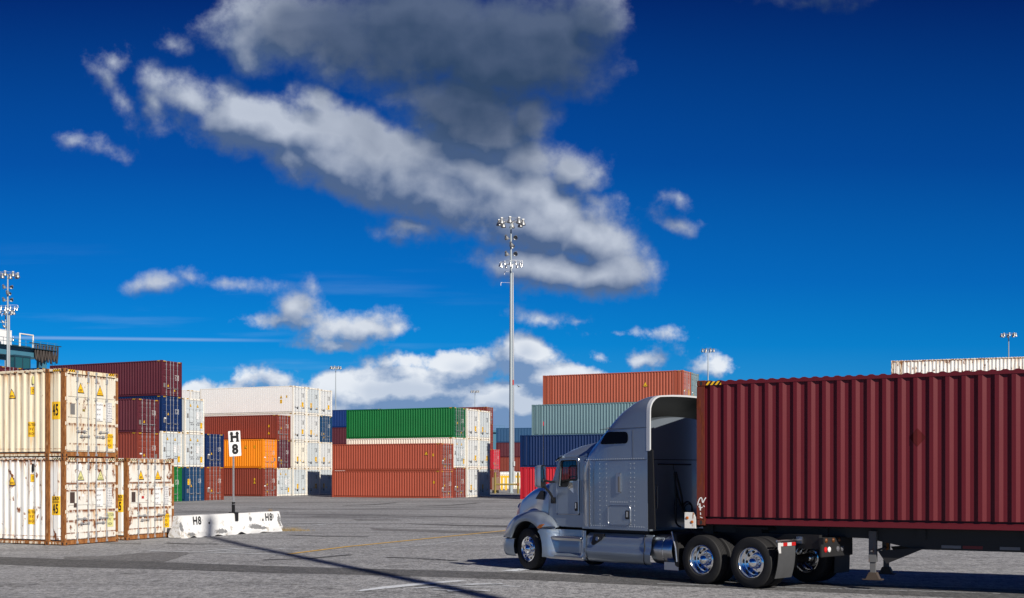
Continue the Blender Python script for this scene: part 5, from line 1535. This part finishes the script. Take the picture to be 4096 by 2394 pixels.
# stencil letters on the sloping upper face of the barrier
SL = math.atan2(.03, .20)
def stencil_txt(s, x, z, size):
    bars = MB()
    o = obj('lettering', text_mesh(s, size, .008, sx=.82, spacing=1.15), M['ink'], bar)
    nrm = Vector((0, -1, .14)).normalized(); up = Vector((0, .14, 1)).normalized(); rt = Vector((1, 0, 0))
    mt = Matrix((rt, up, -nrm)).transposed().to_4x4()
    mt = Matrix(((rt.x, up.x, nrm.x, 0), (rt.y, up.y, nrm.y, 0), (rt.z, up.z, nrm.z, 0), (0, 0, 0, 1)))
    y = -.13+(.62-z)*-.125
    o.matrix_local = T(x, y-.020, z) @ mt
    return o
stencil_txt('H8', .98, .60, .42); stencil_txt('H8', 5.12, .59, .42)
for x in (1.62, 4.75):
    mm = MB(); mm.lathe([(.045, 0), (0, .001)], (x, -.162, .50), (0, -1, .14), 12); obj('lifting_hole', mm, M['gasket'], bar)
sx_ = 3.17
mm = MB(); mm.box(sx_-.09, sx_+.09, -.16, .16, .80, .85); mm.box(sx_-.08, sx_+.08, -.185, -.14, .52, .84)
obj('sign_saddle', mm, BK, bar)
sp = B0+BD*sx_
sg = thing('letter_sign', 'white sign reading H 8 on a perforated steel post above the barrier', 'sign', (sp.x, sp.y, gz(43)+.85), rzB)
part('post', lambda m: (m.box(-.026, .026, -.026, .026, .0, 3.05)), M['zinc'], sg)
def holes(m):
    for k in range(26):
        z = .32+.07*k
        m.lathe([(.008, .001), (0, .001)], (0, -.0262, z), (0, -1, 0), 6)
part('post_holes', holes, BK, sg)
part('post_sleeve', lambda m: (m.box(-.045, .045, -.045, .045, -.05, .30), m.tube([(-.05, 0, .36), (.05, 0, .36)], .045, 8)), BK, sg)
pl = MB(); pl.prism(rrect(0, 0, .56, .98, .03), lambda p, t: (p[0], t, p[1]), -.004, .004)
pan = obj('panel', pl, M['signwhite'], sg); pan.matrix_local = T(.03, -.04, 2.66) @ Matrix.Rotation(R(-4.5), 4, 'Y') @ Matrix.Rotation(R(-13), 4, 'Z')
for s, z in (('H', .235), ('8', -.235)):
    o = obj('lettering', text_mesh(s, .50, .028, sx=1.10), M['ink'], pan); o.matrix_local = T(0, -.0065, z) @ SIDE
def serif(m):
    for x in (-.135, .135):
        for z in (.375, .085): m.box(x-.085, x+.085, -.0070, -.0060, z-.022, z+.022)
o = MB(); serif(o); obj('lettering', o, M['ink'], pan)

# ------------------------------------------------------------------ the yard: asphalt, patches, paint
def asphalt(name, col, dark, speck=.5, streak=.0, light=.0):
    m, t, b = new_mat(name)
    geo = t.new('ShaderNodeNewGeometry'); Pn = geo.outputs['Position']
    big = t.noise(Pn, .07, 5, .6); mid = t.noise(Pn, .55, 6, .62); fine = t.noise(Pn, 5.0, 9, .90); grit = t.noise(Pn, 16, 6, .85)
    c = t.mix(1.0, col, t.math('ADD', .78, t.math('MULTIPLY', big, .44)), 'MULTIPLY')
    c = t.mix(1.0, c, t.math('ADD', .84, t.math('MULTIPLY', mid, .32)), 'MULTIPLY')
    for sc_, am in ((20.0, .24), (46.0, .32)):
        vo = t.new('ShaderNodeTexVoronoi'); vo.inputs['Scale'].default_value = sc_
        t.put(vo.inputs['Vector'], t.mapping(Pn, scale=(1.0, .30, 1)))
        sx3 = t.new('ShaderNodeSeparateColor'); t.l.new(vo.outputs['Color'], sx3.inputs[0])
        c = t.mix(1.0, c, t.math('MULTIPLY_ADD', sx3.outputs[0], 2*am, 1-am), 'MULTIPLY')
    c = t.mix(t.math('MULTIPLY', t.step(fine, .49, .40), speck), c, dark)
    c = t.mix(t.math('MULTIPLY', t.step(fine, .51, .61), speck*.75), c, t.vmath('MULTIPLY', col, (1.65, 1.60, 1.52)))
    c = t.mix(t.math('MULTIPLY', t.step(grit, .54, .64), speck*.5), c, (.50, .48, .45))
    if streak:
        # tyre scrub and tar in the turning area: long thin marks swept across the yard
        sw = t.mapping(Pn, rot=(0, 0, R(8)), scale=(.035, .62, 1))
        w = t.noise(sw, 1.6, 6, .66, dist=.6); w2 = t.noise(t.mapping(Pn, rot=(0, 0, R(-14)), scale=(.05, 1.4, 1)), 1.3, 5, .62, dist=.8)
        sep = t.new('ShaderNodeSeparateXYZ'); t.l.new(Pn, sep.inputs[0])
        farm = t.step(sep.outputs[1], 36, 62)
        k = t.math('MULTIPLY', t.step(w, .50, .62), t.math('ADD', .25, t.math('MULTIPLY', farm, .55)))
        c = t.mix(t.math('MULTIPLY', k, streak), c, dark)
        k2 = t.math('MULTIPLY', t.step(w2, .60, .67), t.math('ADD', .05, t.math('MULTIPLY', farm, .7)))
        c = t.mix(t.math('MULTIPLY', k2, streak), c, t.vmath('MULTIPLY', dark, (.6, .6, .62)))
        lm = t.math('MULTIPLY', t.step(t.noise(t.mapping(Pn, rot=(0, 0, R(5)), scale=(.06, .9, 1)), 1.5, 5, .6), .60, .68), t.math('MULTIPLY', farm, .45))
        c = t.mix(lm, c, (.42, .42, .42))
        crk = t.new('ShaderNodeTexVoronoi', feature='DISTANCE_TO_EDGE'); crk.inputs['Scale'].default_value = .16
        t.put(crk.inputs['Vector'], t.vmath('ADD', Pn, t.vmath('MULTIPLY', t.vmath('SUBTRACT', t.noise(Pn, 1.2, 4, .6, color=True), (.5,)*3), (1.6,)*3)))
        c = t.mix(t.math('MULTIPLY', t.step(crk.outputs[0], .006, .002), .55), c, (.05, .05, .05))
    oil = t.noise(Pn, .9, 3, .5); c = t.mix(t.math('MULTIPLY', t.step(oil, .70, .76), .35), c, (.07, .068, .066))
    t.put(b.inputs['Base Color'], c); b.inputs['Roughness'].default_value = .85; b.inputs['Specular IOR Level'].default_value = .25
    bp = t.new('ShaderNodeBump'); bp.inputs['Strength'].default_value = .55; bp.inputs['Distance'].default_value = .012
    t.put(bp.inputs['Height'], t.math('ADD', fine, t.math('MULTIPLY', grit, .6))); t.l.new(bp.outputs[0], b.inputs['Normal'])
    return m
M['asphalt'] = asphalt('worn_asphalt', (.262, .267, .279), (.070, .069, .076), .85, 1.0)
M['patch'] = asphalt('dark_asphalt_patch', (.092, .093, .097), (.034, .034, .036), .7)
M['patch2'] = asphalt('grey_asphalt_patch', (.15, .15, .155), (.06, .06, .063), .55)
def wornpaint(name, col, cover):
    m, t, b = new_mat(name)
    geo = t.new('ShaderNodeNewGeometry'); Pn = geo.outputs['Position']
    n = t.math('ADD', t.math('MULTIPLY', t.noise(Pn, 9, 7, .72), .7), t.math('MULTIPLY', t.noise(Pn, 1.1, 4, .6), .3))
    k = t.step(n, .58-.2*cover, .50-.2*cover)
    k = t.math('SUBTRACT', 1.0, k)
    tr = t.new('ShaderNodeBsdfTransparent'); mx = t.new('ShaderNodeMixShader')
    t.put(b.inputs['Base Color'], col); b.inputs['Roughness'].default_value = .75
    t.put(mx.inputs[0], k); t.l.new(tr.outputs[0], mx.inputs[1]); t.l.new(b.outputs[0], mx.inputs[2])
    t.l.new(mx.outputs[0], t.n['Material Output'].inputs[0])
    return m
M['yline'] = wornpaint('worn_yellow_line_paint', (.62, .37, .06), .85)
M['wline'] = wornpaint('worn_white_line_paint', (.58, .61, .65), .56)
M['wfaint'] = wornpaint('faint_white_paint', (.55, .58, .62), .38)
# ground sheet
ys = [-400, -60, 0, 10, 22, 25, 28, 31, 34, 37, 45, 60, 90, 140, 220, 400, 900, 2500, 5500]
xs = [-5000, -1500, -400, -120, -60, -20, 0, 20, 60, 120, 400, 1500, 5000]
m = MB(); m.grid([[(x, y, gz(y)) for x in xs] for y in ys]); struct('ground', m, M['asphalt'])
def gp(px, py):
    """ground point under a place in the photo (solved once here, then fixed in the world)"""
    y = 30.0
    for _ in range(60): y = .5*y+.5*(CAM_H-gz(y))*4550/(py-1893.4)
    return Vector(((px-2048)/4550*y, y))
def sheet(name, a, b, lift, mat, n=40):
    """strip between two edge polylines, laid on the ground"""
    def samp(pl, n):
        pl = [Vector(p) for p in pl]; L = [0]
        for p, q in zip(pl, pl[1:]): L.append(L[-1]+(q-p).length)
        out = []
        for k in range(n+1):
            d = L[-1]*k/n
            for i in range(len(pl)-1):
                if d <= L[i+1]+1e-9: out.append(pl[i].lerp(pl[i+1], (d-L[i])/max(1e-9, L[i+1]-L[i]))); break
        return out
    A, Bq = samp(a, n), samp(b, n); m = MB()
    rows = [[tuple(p.lerp(q, k/6))+(gz(p.lerp(q, k/6).y)+lift,) for k in range(7)] for p, q in zip(A, Bq)]
    m.grid(rows); return struct(name, m, mat)
def stroke(name, pts, w, lift, mat, n=30):
    pts = [Vector(p) for p in pts]; A = []; Bq = []
    for k, p in enumerate(pts):
        d = (pts[min(k+1, len(pts)-1)]-pts[max(0, k-1)]).normalized(); nn = Vector((-d.y, d.x)); ww = w[k] if hasattr(w, '__len__') else w
        A.append(p+nn*ww/2); Bq.append(p-nn*ww/2)
    return sheet(name, A, Bq, lift, mat, n)
def jit(p, s): return Vector((p.x+random.uniform(-s, s), p.y+random.uniform(-s, s)))
# dark trench patch crossing the foreground
top = [gp(-420, 2218), gp(0, 2229), gp(255, 2237), gp(417, 2243), gp(655, 2251), gp(1100, 2265), gp(1400, 2275), gp(1800, 2284), gp(2200, 2295), gp(2500, 2309), gp(3000, 2325), gp(3600, 2345), gp(4300, 2368)]
bot = [gp(-420, 2252), gp(0, 2259), gp(255, 2269), gp(417, 2273), gp(655, 2279), gp(1100, 2293), gp(1400, 2300), gp(1800, 2311), gp(2200, 2325), gp(2500, 2339), gp(3000, 2358), gp(3600, 2383), gp(4300, 2412)]
def wob(l, s): return [jit(p, s) for p in l]
sheet('asphalt_patch', wob(top, .05), wob(bot, .05), .004, M['patch'], 90)
# older grey patch left of it and thin patches further out
sheet('asphalt_patch', [gp(255, 2228), gp(417, 2226), gp(560, 2214), gp(720, 2205)], [gp(255, 2236), gp(417, 2242), gp(655, 2250), gp(760, 2215)], .008, M['patch2'], 20)
for a, b in (([(1490, 2113), (1800, 2123), (2060, 2129)], [(1490, 2122), (1800, 2133), (2060, 2142)]), ([(1620, 2095), (1850, 2101), (2060, 2104)], [(1640, 2098), (1850, 2106), (2060, 2110)]), ([(1420, 2079), (1600, 2080)], [(1440, 2083), (1610, 2082)]), ([(400, 2170), (560, 2173)], [(420, 2177), (570, 2178)])):
    sheet('asphalt_patch', wob([gp(*p) for p in a], .15), wob([gp(*p) for p in b], .15), .004, M['patch2'] if a[0][1] > 2110 else M['patch'], 24)
# painted lines
stroke('painted_line', [gp(1148, 2219), gp(1400, 2187), gp(1700, 2157), gp(2030, 2123), gp(2260, 2100)], .17, .012, M['yline'], 60)
stroke('painted_line', [gp(1500, 2200), gp(1800, 2170), gp(2060, 2142)], .10, .012, M['ylinefaint'] if 'ylinefaint' in M else M['wfaint'], 40)
stroke('painted_line', [gp(600, 2205.5), gp(860, 2212), gp(1144, 2220.5)], .16, .012, M['wline'], 50)
for p, w, mt in (([(830, 2207), (930, 2199), (1030, 2193)], .16, 'wline'), ([(880, 2208), (960, 2203), (1060, 2199)], .14, 'wfaint'), ([(905, 2209), (1000, 2208), (1110, 2204)], .14, 'wfaint'), ([(1115, 2198), (1150, 2195)], .15, 'wline'), ([(-40, 2181), (70, 2175)], .12, 'wfaint'), ([(820, 2199), (900, 2195), (960, 2197)], .10, 'wfaint')):
    stroke('painted_line', [gp(*q) for q in p], w, .016, M[mt], 16)
stroke('painted_line', [gp(1430, 2367), gp(1560, 2351), gp(1700, 2337), gp(1850, 2325)], [.15, .36, .36, .28], .012, M['wline'], 40)
for p, w in (([(1660, 2357), (1740, 2350), (1830, 2346), (1900, 2340), (2010, 2337)], .12), ([(1730, 2358), (1850, 2352), (2000, 2353), (2080, 2350)], .09), ([(1700, 2362), (1800, 2364), (1960, 2369)], .10), ([(1780, 2346), (1880, 2343), (1990, 2344), (2060, 2349)], .08), ([(1840, 2340), (1950, 2336), (2020, 2340)], .07), ([(1790, 2368), (1900, 2366), (1960, 2366)], .16)):
    stroke('painted_line', [gp(*q) for q in p], w, .016, M['wline' if w > .11 else 'wfaint'], 20)
stroke('painted_line', [gp(2035, 2287), (gp(2035, 2287)+gp(2120, 2276))/2, gp(2120, 2276)], .40, .012, M['wline'], 12)
stroke('painted_line', [gp(2630, 2337), gp(3000, 2348), gp(3500, 2362), gp(4000, 2377)], .05, .012, M['wfaint'], 40)
for p, w in (([(1520, 2072), (1600, 2076), (1670, 2073)], .20), ([(1130, 2094), (1300, 2092), (1500, 2090)], .18), ([(1150, 2107), (1260, 2102), (1330, 2095)], .2), ([(1900, 2046), (2060, 2045)], .25), ([(1300, 2045), (1450, 2044)], .25), ([(2030, 2046), (2200, 2043)], .2)):
    stroke('painted_line', [gp(*q) for q in p], w, .012, M['wfaint'], 16)

# curved rubber marks where trucks turn
M['tyremark'] = wornpaint('tyre_rubber_marks', (.055, .055, .058), .42)
for p, w in (([(1380, 2024), (1480, 2020), (1593, 2012)], .5), ([(1680, 2026), (1800, 2022), (1930, 2013)], .5), ([(1000, 2032), (1200, 2038), (1500, 2036), (1900, 2030)], .35), ([(700, 2046), (1000, 2052), (1300, 2050)], .35),
             ([(1180, 2011), (1500, 2009), (2000, 2006)], .6), ([(1250, 2066), (1500, 2062), (1760, 2066), (2020, 2076)], .3), ([(1150, 2140), (1300, 2146), (1480, 2148)], .3), ([(640, 2175), (780, 2178), (900, 2176)], .3),
             ([(1560, 2230), (1700, 2236), (1850, 2246)], .25), ([(1060, 2240), (1240, 2234), (1400, 2222)], .25)  ):
    stroke('tyre_mark', [jit(gp(*q), .2) for q in p], w, .010, M['tyremark'], 40)
# dry weeds at the far end of the barrier
m = MB(); e = B0+BD*(BL+.35)
for k in range(420):
    a = random.uniform(0, 6.28); r = random.random()**.7
    x = e.x+.9*r*math.cos(a)+random.uniform(0, 1.2)*.5; y = e.y+.5*r*math.sin(a)-.1; h = random.uniform(.05, .22)*(1.2-r)
    dx, dy = random.uniform(-.08, .08), random.uniform(-.08, .08)
    m.face([(x-.008, y, gz(y)), (x+.008, y, gz(y)), (x+dx, y+dy, gz(y)+h)])
o = obj('dry_weeds', m, plain('dry_grass', (.26, .19, .09), .8, var=.4, scale=8)); tag(o, 'dry tan weeds growing at the right end of the barrier', 'weeds', kind='stuff')
# small tuft of grass on the barrier's far end
m = MB(); tp = B0+BD*(BL-.45)
for k in range(60):
    a = random.uniform(0, 6.28); r = random.random()*.09; x, y = tp.x+r*math.cos(a), tp.y+r*math.sin(a)
    m.face([(x-.008, y, gz(43)+.80), (x+.008, y, gz(43)+.80), (x+random.uniform(-.08, .08), y+random.uniform(-.05, .05), gz(43)+.80+random.uniform(.05, .16))])
o = obj('dried_tuft', m, plain('dried_tuft', (.20, .15, .10), .85, var=.4, scale=8)); tag(o, 'dried grass tuft caught on top of the barrier', 'weeds', kind='stuff')

# ------------------------------------------------------------------ unseen leaning pole, added to cast the shadow crossing the yard
S_tip = Vector((-11.6, 43.2, .4)); base = Vector((13.6, -8.2, .15))
tip = S_tip+SUN*58.0
m = MB(); m.tube([base, base.lerp(tip, .5), tip], [.23, .22, .21], 14)
m.tube([base+Vector((0, 0, -.2)), base+Vector((0, 0, .6))], 1.1, 16)
o = obj('shadow_pole', m.mesh('shadow_pole', smooth=50), M['dullyellow']); tag(o, 'unseen leaning pole added beside the camera to cast a shadow', 'crane boom')

# a gull in the air beside the mast
m = MB(); m.ball((0, 0, 0), .13, 10, 0, (2.0, .8, .8)); m.ball((.26, 0, .04), .07, 8)
for s in (1, -1): m.face([(.12, s*.06, .03), (-.12, s*.06, .03), (-.14, s*.40, .20), (.04, s*.42, .20)]); m.face([(.04, s*.42, .20), (-.14, s*.40, .20), (-.22, s*.78, .10)])
m.face([(-.22, -.05, 0), (-.22, .05, 0), (-.40, .08, 0), (-.40, -.08, 0)])
d = 330.0; o = obj('gull', m, M['plate'], None, ((2074-2048)/4550*d, d, CAM_H+(1893.4-1548)/4550*d), (.5, .3, 2.2)); tag(o, 'gull flying right of the middle mast', 'bird')
